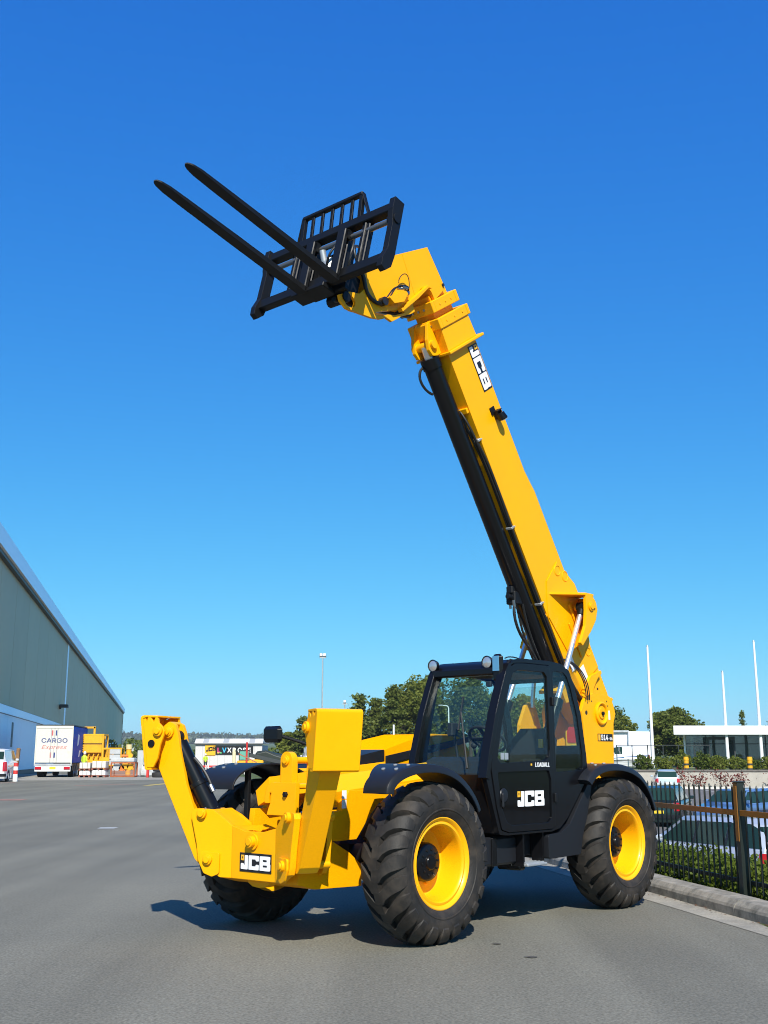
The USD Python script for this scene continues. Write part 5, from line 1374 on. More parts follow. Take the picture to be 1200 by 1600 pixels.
car('white_van', 'white van on the terrace behind the yellow tower', 'van', P_WHT, (20.4, 97.0, 0.45), math.radians(175), 4.4, 1.8, 1.9, 'van', 'plate_y')
bc = thing('van_beacon', 'small white beacon on the roof of the leftmost van', 'beacon', (-22.8, 66.6, 1.885))
obj('beacon_base', bx(-0.12, 0.12, -0.08, 0.08, 0, 0.06, 0.01), M['plastic'], bc)
obj('beacon_dome', lathe([(0.075, 0.06), (0.075, 0.16), (0.05, 0.21), (0.0, 0.23)], 18, 'z'), M['white'], bc)
rb_ = thing('marker_post', 'red and white striped marker post right of the leftmost van', 'bollard', (-21.85, 67.5, 0))
for k, mm in enumerate(('white', 'white', 'red', 'white', 'red')):
    obj('post_band', cyl((0, 0, 0.215 * k), (0, 0, 0.215 * (k + 1) - 0.001), 0.14, 0.135, n=16), M[mm], rb_)
tp = thing('timber_post', 'brown timber post leaning behind the leftmost van', 'post', (-24.6, 76.0, 0))
obj('post_shaft', bar((0, 0, 0), (0.1, 0, 2.0), 0.22, 0.22, (0, 1, 0)), mat('timber', (0.22, 0.12, 0.05), rough=0.8, var=0.3), tp)

# ------------------------------------------------------------------ the long warehouse on the left
M['cladding'] = mat('grey_green_cladding', (0.44, 0.30, 0.15), rough=0.55, per_obj=0.06, var=0.04, vscale=0.3)
M['dado'] = mat('pale_cladding', (0.84, 0.73, 0.68), rough=0.6, per_obj=0.03)
M['fascia'] = mat('light_fascia', (0.80, 0.80, 0.80), rough=0.4)
M['dark_trim'] = mat('dark_trim', (0.03, 0.035, 0.035), rough=0.5)
WP0, WD, WN = np.array([-32.106, 102.887, 0.0]), np.array([-0.196, 0.981, 0.0]), np.array([0.981, 0.196, 0.0])
WROT = math.atan2(WD[1], WD[0])
wh = thing('warehouse', 'long grey-green warehouse with pale lower wall running along the left edge', 'warehouse', tuple(WP0), WROT)
# local axes: x along the wall away from the camera, y to the left (inwards), z up
S0, S1 = -62.0, 262.0
obj('building_core', bx(S0, S1 - 0.1, 0.18, 45, 0, 15.0), M['dark_trim'], wh, smooth=False)
for a in np.arange(S0, S1 - 1, 9.0):
    b = min(a + 9.0, S1)
    if abs(a - 28) < 5 or abs(a - 37) < 0.1:
        pass
    obj('cladding_panel', bx(a + 0.03, b - 0.03, 0.0, 0.16, 5.24, 15.0), M['cladding'], wh, smooth=False)
    obj('lower_panel', bx(a + 0.015, b - 0.015, 0.02, 0.16, 0.35, 4.55), M['dado'], wh, smooth=False)
    obj('base_strip', bx(a, b, 0.05, 0.16, 0.0, 0.33), M['dark_trim'], wh, smooth=False)
obj('rain_strip', bx(34.2, 36.0, -0.03, -0.003, 5.24, 15.0), M['fascia'], wh, smooth=False)
obj('flashing', bx(S0, S1, -0.06, 0.16, 4.60, 5.20), M['fascia'], wh, smooth=False)
obj('shadow_gap', bx(S0, S1, 0.06, 0.16, 4.55, 4.60), M['dark_trim'], wh, smooth=False)
obj('eaves_gutter', bx(S0, S1 + 0.3, -0.35, 0.16, 14.98, 15.25), M['dark_trim'], wh, smooth=False)
fsc = ext([(-0.55, 15.26), (-0.52, 16.55), (0.3, 16.6), (0.3, 15.26)], S0, S1 + 0.4, 'yz')
obj('fascia', fsc, M['fascia'], wh, smooth=20)
obj('roof', ext([(0.31, 16.2), (22, 17.5), (45, 16.2), (45, 15.2), (0.31, 15.2)], S0, S1, 'yz'), M['fascia'], wh, smooth=False)
obj('end_flashing', bx(S1 + 0.001, S1 + 0.5, -0.1, 0.6, 0, 14.9), M['dark_trim'], wh, smooth=False)
obj('end_cladding', bx(S1 - 0.1, S1, 0.6, 45, 0, 15.0), M['cladding'], wh, smooth=False)
obj('lean_to', ext([(-7.0, 0), (-7.0, 3.6), (-0.04, 5.0), (-0.04, 0)], 215, 262, 'yz'), M['galv'], wh, smooth=False)
obj('narrow_window', bx(-14.3, -13.3, 0.0, 0.021, 2.2, 4.1), M['dark_trim'], wh, smooth=False)
wl_ = obj('wall_lamp', cat(bx(26.6, 28.2, -1.0, -0.05, 7.0, 7.35, 0.05), bx(27.3, 27.5, -0.2, 0.0, 6.85, 7.1)), M['dark_trim'], wh)

# ------------------------------------------------------------------ the lorry
M['lorry_white'] = mat('lorry_white', (0.58, 0.565, 0.49), rough=0.45, dirt=((0.42, 0.40, 0.33), 0.55, 0.8, 1.2))
M['lorry_blue'] = mat('lorry_blue', (0.004, 0.075, 0.36), rough=0.6, spec=0.08)
M['navy'] = mat('lettering_navy', (0.03, 0.05, 0.18), rough=0.5)
M['pink'] = mat('lettering_red', (0.45, 0.10, 0.10), rough=0.5)
lo = thing('delivery_lorry', 'box lorry with white lettered rear doors and blue side beside the warehouse', 'lorry', (-23.75, 81.5, 0), math.atan2(0.992, -0.125))
bw = 1.31
obj('cargo_box', bx(0.05, 7.6, -bw, bw, 1.0, 3.60, 0.03), M['lorry_blue'], lo)
for s in (1, -1):
    obj('rear_door', bx(-0.02, 0.048, s * 0.006, s * (bw - 0.07), 1.02, 3.45, 0.008), M['lorry_white'], lo)
    obj('door_bar', cyl((-0.045, s * 0.22, 1.05), (-0.045, s * 0.22, 3.42), 0.018, n=8), M['galv'], lo)
    obj('rear_frame', bx(-0.05, 0.049, s * (bw - 0.068), s * (bw + 0.004), 0.95, 3.62), M['lorry_white'], lo)
    obj('rear_lamp', bx(-0.10, -0.055, s * 0.78, s * 1.22, 0.55, 0.72), M['tail'], lo)
obj('rear_header', bx(-0.05, 0.049, -bw + 0.07, bw - 0.07, 3.455, 3.62), M['lorry_white'], lo)
obj('box_roof', bx(-0.06, 7.6, -bw - 0.01, bw + 0.01, 3.622, 3.70), M['dark_trim'], lo)
obj('rear_sill', bx(-0.06, 0.3, -bw, bw, 0.80, 0.945), M['galv'], lo)
obj('under_run_bar', bx(-0.05, 0.06, -1.25, 1.25, 0.40, 0.76, 0.02), M['white'], lo)
obj('number_plate', bx(-0.07, -0.052, -0.22, 0.22, 0.56, 0.72), M['plate_y'], lo, smooth=False)
obj('chassis', bx(0.1, 9.5, -0.5, 0.5, 0.55, 0.95), M['dark_trim'], lo)
obj('side_skirt', cat(bx(0.8, 5.2, -bw + 0.05, -bw + 0.12, 0.45, 0.95)), M['dark_trim'], lo)
for x in (1.6, 2.7, 8.4):
    for s in (1, -1):
        w = thing('wheel', parent=lo, loc=(x, s * 1.08, 0.48), rz=0 if s > 0 else math.pi)
        obj('tyre', lathe([(0.28, -0.2), (0.46, -0.2), (0.48, -0.15), (0.48, 0.15), (0.46, 0.2), (0.28, 0.2)], 28), M['cartyre'], w)
        obj('rim', lathe([(0.285, 0.19), (0.25, 0.12), (0.1, 0.10), (0.09, 0.17), (0, 0.17)], 20), M['galv'], w)
obj('lorry_cab', cat(ext([(7.75, 0.6), (7.75, 3.0), (8.3, 3.05), (9.3, 2.9), (9.75, 1.9), (9.8, 0.6)], -1.2, 1.2, 'xz', 0.08), ext([(7.8, 3.0), (7.8, 3.6), (8.3, 3.5), (9.1, 3.0)], -1.1, 1.1, 'xz')), M['lorry_blue'], lo)
obj('side_graphic', cat(ext([(2.2, 2.2), (2.9, 2.3), (3.2, 3.0), (2.5, 3.1)], -bw - 0.008, -bw - 0.001)), M['white'], lo, smooth=False)
obj('side_graphic', cat(ext([(3.0, 1.4), (3.6, 1.45), (4.2, 1.9), (3.4, 1.9)], -bw - 0.008, -bw - 0.001)), M['fascia'], lo, smooth=False)
exr, eyr = (0, -1, 0), (0, 0, 1)
obj('rear_lettering', words('CARGO', 0.30, (-0.022, 0.93, 2.43), exr, eyr, width=1.86), M['navy'], lo, smooth=False)
obj('rear_lettering', words('Express', 0.27, (-0.022, 0.90, 1.98), exr, eyr, bold=False, shear=0.28, width=1.80), M['pink'], lo, smooth=False)
for z0, y0 in ((2.92, 0.10), (1.36, 0.16)):
    obj('rear_stripe', bx(-0.024, -0.0205, y0, y0 + 0.10, z0, z0 + 0.38), M['pink'], lo, smooth=False)
    obj('rear_stripe', bx(-0.024, -0.0205, y0 - 0.27, y0 - 0.17, z0, z0 + 0.38), M['navy'], lo, smooth=False)


def person(name, label, loc, rz, vest, trousers, H=1.75):
    """A small far figure: one continuous body with vest, trousers and hair as its children."""
    t = thing(name, label, 'person', loc, rz)
    s = H / 1.75
    def chain(pts):
        out = Manifold()
        for (p, r), (q, r2) in zip(pts[:-1], pts[1:]):
            hp_ = np.vstack([trimesh.creation.icosphere(1, r).vertices + np.array(p), trimesh.creation.icosphere(1, r2).vertices + np.array(q)]) * s
            out = out + Manifold.hull_points(hp_)
        return out
    body = chain([((0, 0, 1.0), .13), ((0, 0, 1.40), .15), ((0, 0, 1.50), .06), ((0.01, 0, 1.56), .055), ((0.02, 0, 1.64), .095)])
    for k in (1, -1):
        body = body + chain([((0, .10 * k, 0.95), .09), ((0.02, .11 * k, 0.52), .06), ((0, .12 * k, 0.08), .045), ((0.12, .13 * k, 0.04), .04)])
        body = body + chain([((0, .19 * k, 1.40), .065), ((0.0, .25 * k, 1.12), .05), ((0.10, .24 * k, 0.92), .038), ((0.14, .23 * k, 0.84), .035)])
    obj('body', body, mat('skin' if 'skin' not in M else 'skin', (0.45, 0.27, 0.19), rough=0.6) if 'skin' not in M else M['skin'], t)
    M.setdefault('skin', UsdShade.Material.Get(stage, '/World/Looks/skin'))
    v = chain([((0, 0, 0.95), .15), ((0, 0, 1.40), .17), ((0, 0, 1.46), .10)])
    for k in (1, -1):
        v = v + chain([((0, .19 * k, 1.40), .078), ((0.0, .25 * k, 1.14), .062)])
    obj('hi_vis_vest', v, vest, t)
    tr = Manifold()
    for k in (1, -1):
        tr = tr + chain([((0, .10 * k, 0.95), .11), ((0.02, .11 * k, 0.52), .078), ((0, .12 * k, 0.10), .065)])
    obj('trousers', tr, trousers, t)
    obj('hard_hat', tm(chain([((0.02, 0, 1.70), .105), ((0.02, 0, 1.73), .095)])), M['white'], t)


M['hivis'] = mat('hi_vis_yellow', (0.45, 0.62, 0.03), rough=0.6)
M['navy_cloth'] = mat('navy_cloth', (0.02, 0.025, 0.04), rough=0.9)
person('person', 'person in yellow-green hi-vis vest standing beside the blue lorry side', (-21.75, 82.4, 0), 1.0, M['hivis'], M['navy_cloth'])
person('person', 'person in hi-vis vest behind the red barriers before the grey shed', (-20.6, 131.0, 0), -1.2, M['hivis'], M['navy_cloth'])

# ------------------------------------------------------------------ stored goods at the yard's far edge
M['wrap'] = mat('pale_sheet', (0.62, 0.58, 0.50), rough=0.6, var=0.1, vscale=3)
M['pallet_red'] = mat('pallet_timber_red', (0.26, 0.09, 0.06), rough=0.8, var=0.2)
M['grey_panel'] = mat('grey_panel', (0.42, 0.44, 0.45), rough=0.6, var=0.1)


def frame_box(t, x0, x1, y0, y1, z0, z1, w, m, braces=True):
    for x in (x0, x1):
        for y in (y0, y1):
            obj('upright', bar((x, y, z0), (x, y, z1), w, w, (0, 1, 0)), m, t)
    for z in (z0 + w / 2, z1 - w / 2):
        for y in (y0, y1):
            obj('cross_rail', bar((x0 + w / 2, y, z), (x1 - w / 2, y, z), w, w), m, t)
        for x in (x0, x1):
            obj('cross_rail', bar((x, y0 + w / 2, z), (x, y1 - w / 2, z), w, w), m, t)


YF = M['yellow_far']
t = thing('steel_component_stack', 'tall stack of yellow steel machine frames right of the lorry', 'steel frames', (-23.35, 87.0, 0))
frame_box(t, 0, 1.75, 0, 1.4, 0.75, 3.15, 0.14, YF)
for k, (z0, z1, y) in enumerate(((2.45, 3.1, -0.06), (1.75, 2.36, -0.09))):
    obj('side_plate', ext([(0.25, z0), (1.68, z0), (1.68, z1), (0.25, z1)], y, y + 0.04, 'xz', 0.03), YF, t)
    for j in range(4):
        obj('end_tooth', bx(0.02, 0.30, y - 0.1, y - 0.04, z0 + 0.16 * j + 0.02, z0 + 0.16 * j + 0.11), YF, t)
for j in range(5):
    obj('lower_bracket', cat(bar((0.15 + 0.36 * j, -0.05, 0.9 + 0.1 * (j % 2)), (0.40 + 0.36 * j, -0.05, 1.65), 0.12, 0.08), cyl((0.3 + 0.35 * j, -0.12, 1.1), (0.3 + 0.35 * j, -0.02, 1.1), 0.13, n=12)), YF, t)
for j in range(4):
    obj('inner_plate', bx(0.1, 1.65, 0.25 + 0.3 * j, 0.30 + 0.3 * j, 0.95 + 0.25 * (j % 2), 3.0), YF, t)
obj('dark_bar', bx(0.2, 1.7, -0.02, 0.02, 2.37, 2.44), M['dark_trim'], t)
t = thing('steel_hoop', 'yellow steel hoop standing up behind the stack of frames', 'steel frame', (-23.85, 89.0, 0))
for a, b in (((0, 0, 0), (0, 0, 3.75)), ((1.05, 0, 0), (1.05, 0, 3.75)), ((-0.08, 0, 3.68), (1.13, 0, 3.68))):
    obj('hoop_bar', bar(a, b, 0.15, 0.15, (0, 1, 0)), YF, t)
t = thing('steel_rack', 'yellow upright rack posts between the frame stack and the grey cage', 'rack', (-21.45, 86.5, 0))
frame_box(t, 0, 0.55, 0, 0.9, 0.5, 2.1, 0.13, YF)
obj('rack_plate', bx(0.0, 0.5, -0.09, -0.07, 1.0, 1.4), YF, t)


def pallet(name, label, loc, w, m, n=5, group=None):
    t = thing(name, label, 'pallet', loc, group=group)
    for k in range(n):
        y = -0.5 + 1.0 * k / (n - 1)
        obj('deck_board', bx(0, w, y - 0.05, y + 0.05, 0.112, 0.135), m, t, smooth=False)
    for k in range(3):
        x = (w - 0.1) * k / 2
        obj('bearer', bx(x, x + 0.1, -0.55, 0.55, 0.0, 0.111), m, t, smooth=False)
    return t


def parcel(name, label, loc, w, h, m, d=1.0):
    t = thing(name, label, 'wrapped load', loc)
    obj('load_wrap', bx(0.02, w - 0.02, -d / 2, d / 2, 0, h, 0.03), m, t)
    for x in (w * 0.3, w * 0.7):
        obj('load_strap', cat(bx(x, x + 0.03, -d / 2 - 0.004, d / 2 + 0.004, -0.002, h + 0.004)), M['dark_trim'], t)


for i, (x, w, h, nm) in enumerate(((-21.75, 0.80, 0.42, 'left'), (-20.85, 1.0, 0.48, 'right'))):
    z = 0.0
    for j in range(2):
        where = ('lower' if j == 0 else 'upper') + (' red pallet of the left pale load stack by the lorry' if i == 0 else ' red pallet of the right pale load stack below the yellow frames')
        pallet('pallet', where, (x, 81.6, z), w, M['pallet_red'])
        hh = h * (0.75 if j == 0 else 1.0)
        parcel('wrapped_load', ('lower' if j == 0 else 'upper') + (' pale load of the left stack by the lorry' if i == 0 else ' pale load of the right stack below the yellow frames'), (x, 81.6, z + 0.14), w, hh, M['white'] if j == 0 else M['wrap'])
        z += 0.145 + hh
t = thing('yellow_cage', 'yellow framed cage with grey panels right of the frame stack', 'cage', (-20.9, 86.2, 0))
frame_box(t, 0, 0.92, 0, 0.9, 0.75, 2.1, 0.09, YF)
for k in range(3):
    obj('cage_panel', bx(0.06, 0.86, -0.02, 0.0, 0.85 + 0.4 * k, 1.2 + 0.4 * k), M['grey_panel'], t, smooth=False)
t = thing('steel_bin', 'rusty orange stillage holding grey and yellow parts right of the pallets', 'stillage', (-19.6, 82.2, 0))
frame_box(t, 0, 1.65, -0.5, 0.5, 0.02, 1.05, 0.09, mat('rust_orange', (0.34, 0.09, 0.03), rough=0.7, var=0.25))
for k in range(3):
    obj('bin_slat', bx(0.06, 1.6, -0.53, -0.50, 0.14 + 0.13 * k, 0.20 + 0.13 * k), mat(f'bin_slat_{k}', (0.34, 0.15, 0.10), rough=0.8), t, smooth=False)
for k, (x, z, r, m) in enumerate(((0.35, 0.72, 0.28, M['grey_panel']), (0.95, 0.80, 0.25, YF), (1.3, 0.72, 0.22, YF), (0.7, 0.62, 0.2, M['orange']))):
    obj('stored_part', cat(cyl((x, -0.3, z), (x, 0.3, z), r, n=14), bx(x - r * 1.2, x + r * 1.2, -0.25, 0.2, z - r * 0.9, z - r * 0.3)), m, t)
obj('bin_lid_sheet', bx(-0.1, 1.6, -0.4, 0.5, 1.06, 1.36, 0.04), M['grey_panel'], t)
t = thing('hydraulic_cylinder', 'short upright yellow cylinder standing among the stored parts', 'cylinder', (-19.4, 86.2, 0.0))
obj('cylinder_tube', cyl((0, 0, 0.0), (0, 0, 2.0), 0.2, n=18), YF, t)
obj('cylinder_cap', cat(cyl((0, 0, 2.0), (0, 0, 2.35), 0.23, n=18)), mat('cap_cream', (0.6, 0.5, 0.25), rough=0.6), t)
t = thing('axle_part', 'small orange axle part lying on the grey sheet of the stillage', 'machine part', (-18.6, 82.2, 1.36))
obj('axle_beam', cyl((-0.4, 0, 0.14), (0.4, 0, 0.14), 0.09, n=12), M['orange'], t)
obj('axle_hub', cat(cyl((0.25, -0.12, 0.16), (0.25, 0.12, 0.16), 0.16, n=14)), YF, t)
for i, (x, y, w, h, lb) in enumerate(((-18.25, 84.0, 0.45, 1.9, 'grey upright panel left of the grey bag pile'), (-17.75, 83.0, 1.1, 0.75, 'grey bulk bag nearest the stabiliser foot'), (-17.6, 83.2, 0.85, 0.6, 'grey bulk bag lying on top of the other bag'))):
    if i == 0:
        t = thing('grey_board', lb, 'board', (x, y, 0))
        obj('board_sheet', bx(0, w, 0, 0.06, 0.1, h, 0.01), M['grey_panel'], t)
        obj('board_leg', cat(bx(0.02, 0.1, -0.2, 0.3, 0, 0.09)), M['galv'], t)
    else:
        t = thing('bulk_bag', lb, 'bag', (x, y, 0.0 if i == 1 else 0.74))
        s_ = tm(bx(0, w, -0.4, 0.4, 0, h, 0.14)).subdivide().subdivide().subdivide()
        s_.vertices += (meshkit.fbm(s_.vertices * 3.0 + i, 3, i)[:, None] - 0.5) * 0.12 * np.array([1, 1, 0.7])
        s_.vertices[:, 2] = np.maximum(s_.vertices[:, 2], 0)
        obj('bag_sack', s_, M['grey_panel'], t, smooth=True)
        for k in (0.15, w - 0.15):
            obj('bag_loop', tube([(k, -0.1, h - 0.04), (k, -0.05, h + 0.13), (k, 0.1, h + 0.13), (k, 0.15, h - 0.04)], 0.02), M['white'], t)
t = thing('stored_tyre', 'black tyre lying by the red post below the far stabiliser foot', 'tyre', (-15.9, 80.6, 0))
obj('tyre_ring', lathe([(0.25, 0.0), (0.48, 0.02), (0.52, 0.10), (0.52, 0.28), (0.48, 0.36), (0.25, 0.38), (0.25, 0.0)], 32, 'z'), M['cartyre'], t)
t = thing('stored_tyre', 'black tyre stacked on the tyre below the far stabiliser foot', 'tyre', (-15.85, 80.65, 0.385))
obj('tyre_ring', lathe([(0.25, 0.0), (0.48, 0.02), (0.52, 0.10), (0.52, 0.28), (0.48, 0.36), (0.25, 0.38), (0.25, 0.0)], 32, 'z'), M['cartyre'], t)
t = thing('red_post', 'short red post between grey bags and stacked tyres', 'post', (-16.65, 80.2, 0))
obj('post_shaft', bx(-0.09, 0.09, -0.09, 0.09, 0, 0.85, 0.02), M['red'], t)
obj('post_cap', bx(-0.11, 0.11, -0.11, 0.11, 0.85, 0.90, 0.01), M['red'], t)

# ------------------------------------------------------------------ the grey shed, barriers, far machines
M['shed_wall'] = mat('shed_wall', (0.52, 0.51, 0.50), rough=0.6)
M['shed_roof'] = mat('shed_roof', (0.55, 0.56, 0.56), rough=0.5)
M['rooflight'] = mat('rooflight', (0.33, 0.34, 0.34), rough=0.3)
sh = thing('grey_shed', 'pale grey shed with dark sign panel far behind the barriers', 'shed', (-25.3, 152.0, 0))
for k in range(9):
    obj('wall_panel', bx(k * 0.995 + 0.01, (k + 1) * 0.995 - 0.01, 0, 0.1, 0.0, 3.05), M['shed_wall'], sh, smooth=False)
obj('shed_core', bx(0.05, 8.9, 0.11, 8, 0, 3.0), M['shed_wall'], sh, smooth=False)
obj('eaves_trim', bx(-0.1, 9.05, -0.25, 0.1, 3.06, 3.22), M['dark_trim'], sh, smooth=False)
rf = Manifold.hull_points(np.array([(x, y, z) for x in (-0.1, 9.05) for y, z in ((-0.25, 3.225), (-0.25, 3.26), (0.9, 3.85), (8, 3.85), (8, 3.225))]))
obj('roof', rf, M['shed_roof'], sh, smooth=False)
for x in (1.0, 3.7, 7.2):
    obj('rooflight', Manifold.hull_points(np.array([(x + a, y, z) for a in (0, 0.75) for y, z in ((-0.20, 3.295), (-0.20, 3.30), (0.85, 3.84), (0.85, 3.845))])), M['rooflight'], sh, smooth=False)
sg = thing('sign_board', 'black sign with coloured lettering and yellow tile on the grey shed', 'sign', (-25.3, 151.98, 0))
obj('sign_panel', bx(2.72, 7.75, -0.08, 0.0, 1.75, 2.90), M['sticker_black'], sg, smooth=False)
obj('sign_tile', bx(1.30, 2.70, -0.08, 0.0, 1.65, 3.02), M['sticker_yellow'], sg, smooth=False)
g_, w_ = letters(0.55)
obj('tile_lettering', place(xsec(affinity.skew(g_, 8)).extrude(0.01), (1.48, -0.085, 2.12), (0.74, 0, 0.1), (0, 0, 1), (0, -1, 0)), M['sticker_black'], sg, smooth=False)
cols = (('L', (0.75, 0.06, 0.25)), ('V', (0.05, 0.45, 0.75)), ('X', (0.8, 0.8, 0.8)), ('P', (0.8, 0.8, 0.8)), ('O', (0.75, 0.78, 0.75)), ('S', (0.8, 0.8, 0.8)), ('E', (0.8, 0.8, 0.8)))
for k, (ch, c) in enumerate(cols):
    obj('sign_letter', words(ch, 0.58, (2.92 + 0.68 * k, -0.082, 2.05), (1, 0, 0), (0, 0, 1)), mat(f'sign_colour_{k}', c, rough=0.5), sg, smooth=False)
for k, c in enumerate(((0.75, 0.55, 0.05), (0.1, 0.6, 0.2))):
    obj('sign_stripe', bx(2.95 + 0.35 * k, 3.22 + 0.35 * k, -0.09, -0.081, 1.92, 2.03), mat(f'sign_stripe_{k}', c, rough=0.5), sg, smooth=False)
for i in range(4):
    t = thing('red_barrier', ['first', 'second', 'third', 'fourth'][i] + ' red barrier from the left in the row before the grey shed', 'barrier', (-14.9 + 1.02 * i, 89.3, 0), group='red barriers in a row')
    for z in (0.62, 0.22):
        obj('barrier_rail', bx(0.02, 0.98, -0.03, 0.03, z, z + 0.15, 0.01), M['red'], t)
    for x in (0.06, 0.90):
        obj('barrier_leg', bx(x, x + 0.05, -0.04, 0.04, 0.09, 0.80), M['white'], t)
        obj('barrier_foot', bx(x - 0.05, x + 0.10, -0.25, 0.25, 0, 0.08, 0.02), M['dark_trim'], t)
t = thing('red_barrel', 'round red barrel beside the row of red barriers', 'barrel', (-12.05, 90.6, 0))
obj('barrel_drum', lathe([(0, 0), (0.3, 0), (0.32, 0.3), (0.31, 0.31), (0.32, 0.32), (0.32, 0.6), (0.31, 0.61), (0.32, 0.62), (0.3, 0.92), (0, 0.92)], 24, 'z'), M['red'], t)
obj('barrel_bung', cyl((0.15, 0, 0.92), (0.15, 0, 0.95), 0.05, n=10), M['dark_trim'], t)
ml = thing('small_loader', 'small yellow loader with green windows behind the barriers', 'loader', (-13.6, 104.5, 0), 0.1)
obj('loader_body', cat(bx(0.1, 1.5, -0.7, 0.7, 0.45, 1.1, 0.06), bx(1.2, 2.5, -0.6, 0.6, 0.5, 1.2, 0.08)), YF, ml)
obj('loader_cab', cat(bx(0.25, 1.2, -0.65, 0.5, 1.1, 1.18), bx(0.2, 1.25, -0.68, 0.55, 1.95, 2.05, 0.03), *[bx(x, x + 0.07, y, y + 0.07, 1.18, 1.95) for x in (0.25, 1.13) for y in (-0.65, 0.43)]), M['dark_trim'], ml)
obj('loader_window', bx(0.33, 1.12, -0.63, -0.62, 1.19, 1.94), mat('loader_green_glass', (0.12, 0.35, 0.27), rough=0.1), ml, smooth=False)
obj('loader_mast', cat(bx(-0.35, -0.05, -0.3, 0.3, 0.4, 1.9, 0.03), bx(-0.3, -0.1, -0.2, 0.2, 1.9, 2.2, 0.03)), mat('mast_cream', (0.62, 0.55, 0.33), rough=0.6), ml)
for x in (0.3, 1.9):
    for s in (1, -1):
        obj('loader_wheel', cyl((x, s * 0.5, 0.42), (x, s * 0.78, 0.42), 0.42, n=20), M['cartyre'], ml)
obj('loader_arm', cat(bar((1.2, -0.5, 1.6), (4.2, -0.5, 0.9), 0.22, 0.35), bar((1.2, -0.5, 1.6), (0.4, -0.5, 1.2), 0.2, 0.3)), M['dark_trim'], ml)
t = thing('covered_trailer', 'dark sheeted trailer load right of the small yellow loader', 'trailer', (-12.2, 108.0, 0))
cv = tm(bx(0, 7.2, -1, 1, 0.7, 1.55, 0.2)).subdivide().subdivide().subdivide()
cv.vertices[:, 2] += 0.5 * np.exp(-((cv.vertices[:, 0] - 0.8) / 1.2) ** 2) * (cv.vertices[:, 2] > 1.2) + (meshkit.fbm(cv.vertices * 1.5, 3, 4) - 0.5) * 0.3 * (cv.vertices[:, 2] > 1.0)
obj('dark_sheet', cv, mat('dark_green_sheet', (0.015, 0.022, 0.016), rough=0.5), t, smooth=True)
obj('trailer_bed', bx(0, 7.2, -1, 1, 0.5, 0.7), M['dark_trim'], t)
for x in (1.5, 5.5):
    for s in (1, -1):
        obj('trailer_wheel', cyl((x, s * 0.8, 0.4), (x, s * 1.0, 0.4), 0.4, n=18), M['cartyre'], t)
t = thing('gate_post', 'tall thin red post with a sloping bar before the shed sign', 'gate post', (-12.1, 100.0, 0))
obj('post_shaft', cyl((0, 0, 0), (0, 0, 2.7), 0.09, n=12), M['red'], t)
obj('sloping_bar', bar((-0.7, -0.1, 1.7), (0.9, -0.1, 0.95), 0.06, 0.09), mat('rust_bar', (0.35, 0.12, 0.06), rough=0.7), t)
for i, (x, y, lb) in enumerate(((-17.6, 168, 'yellow machine part right of the shed, left one of two'), (-14.9, 168, 'yellow machine part beside the small conifers'))):
    t = thing('yellow_machine_part', lb, 'machine part', (x + 0.9, y, 0))
    frame_box(t, 0, 2.1, 0, 1.0, 0.8, 1.75, 0.22, YF)
    obj('part_drum', cyl((0.4, -0.1, 1.5), (1.7, -0.1, 1.5), 0.28, n=14), M['orange'], t)

# ------------------------------------------------------------------ lamp posts and poles


def flood(name, label, loc, h, heads=2, r=0.11):
    t = thing(name, label, 'lamp post', loc)
    obj('lamp_column', cyl((0, 0, 0), (0, 0, h), r, r * 0.6, n=14), M['galv'], t)
    obj('lamp_bracket', bx(-0.34, 0.34, -0.05, 0.05, h, h + 0.10), M['galv'], t)
    for k in range(heads):
        x = -0.20 + 0.40 * k if heads > 1 else 0
        m = tm(bx(-0.185, 0.185, -0.22, 0.22, 0, 0.42, 0.05))
        m.apply_transform(trimesh.transformations.rotation_matrix(math.radians(-30), [1, 0, 0]))
        m.apply_translation([x, 0, h + 0.12])
        obj('flood_head', m, M['galv'], t)
    return t


flood('floodlight_post', 'tall thin floodlight post rising above the near stabiliser foot', (-7.15, 130, 0), 12.7)
flood('floodlight_post', 'shorter floodlight post peeping over the near stabiliser foot', (-5.25, 150, 0), 8.3, 1)
t = thing('street_lamp', 'thin street lamp seen through the windscreen before the trees', 'street lamp', (6.95, 121, 0))
obj('lamp_column', cyl((0, 0, 0), (0, 0, 6.6), 0.09, 0.06, n=12), M['white'], t)
obj('lamp_arm', tube([(0, 0, 6.5), (-0.1, 0, 6.75), (-0.5, 0, 6.85), (-0.75, 0, 6.85)], 0.05), M['white'], t)
obj('lamp_head', bx(-1.1, -0.6, -0.12, 0.12, 6.80, 6.92, 0.03), M['galv'], t)
t = thing('white_post', 'short white post before the conifers left of the bonnet', 'post', (0.95, 110, 0))
obj('post_shaft', cyl((0, 0, 0), (0, 0, 4.5), 0.10, 0.09, n=12), M['white'], t)
obj('post_box', bx(0.12, 0.45, -0.1, 0.1, 2.5, 3.0, 0.02), M['galv'], t)
for (x, y, z0, z1, lb) in ((23.7, 100, 0.5, 11.15, 'white flagpole left of the showroom, beside the dark rounded tree'), (30.3, 100, 0.5, 8.85, 'shorter middle white flagpole before the showroom windows'), (33.3, 100, 0.5, 11.6, 'tall white flagpole nearest the right edge')):
    t = thing('flagpole', lb, 'flagpole', (x, y, z0), group='flagpoles before the showroom')
    obj('pole_shaft', cyl((0, 0, 0), (0, 0, z1 - z0), 0.16, 0.085, n=14), M['white'], t)
    obj('pole_cap', cyl((0, 0, z1 - z0), (0, 0, z1 - z0 + 0.12), 0.11, 0.05, n=12), M['galv'], t)
    obj('pole_base', cyl((0, 0, 0), (0, 0, 0.25), 0.24, n=14), M['galv'], t)

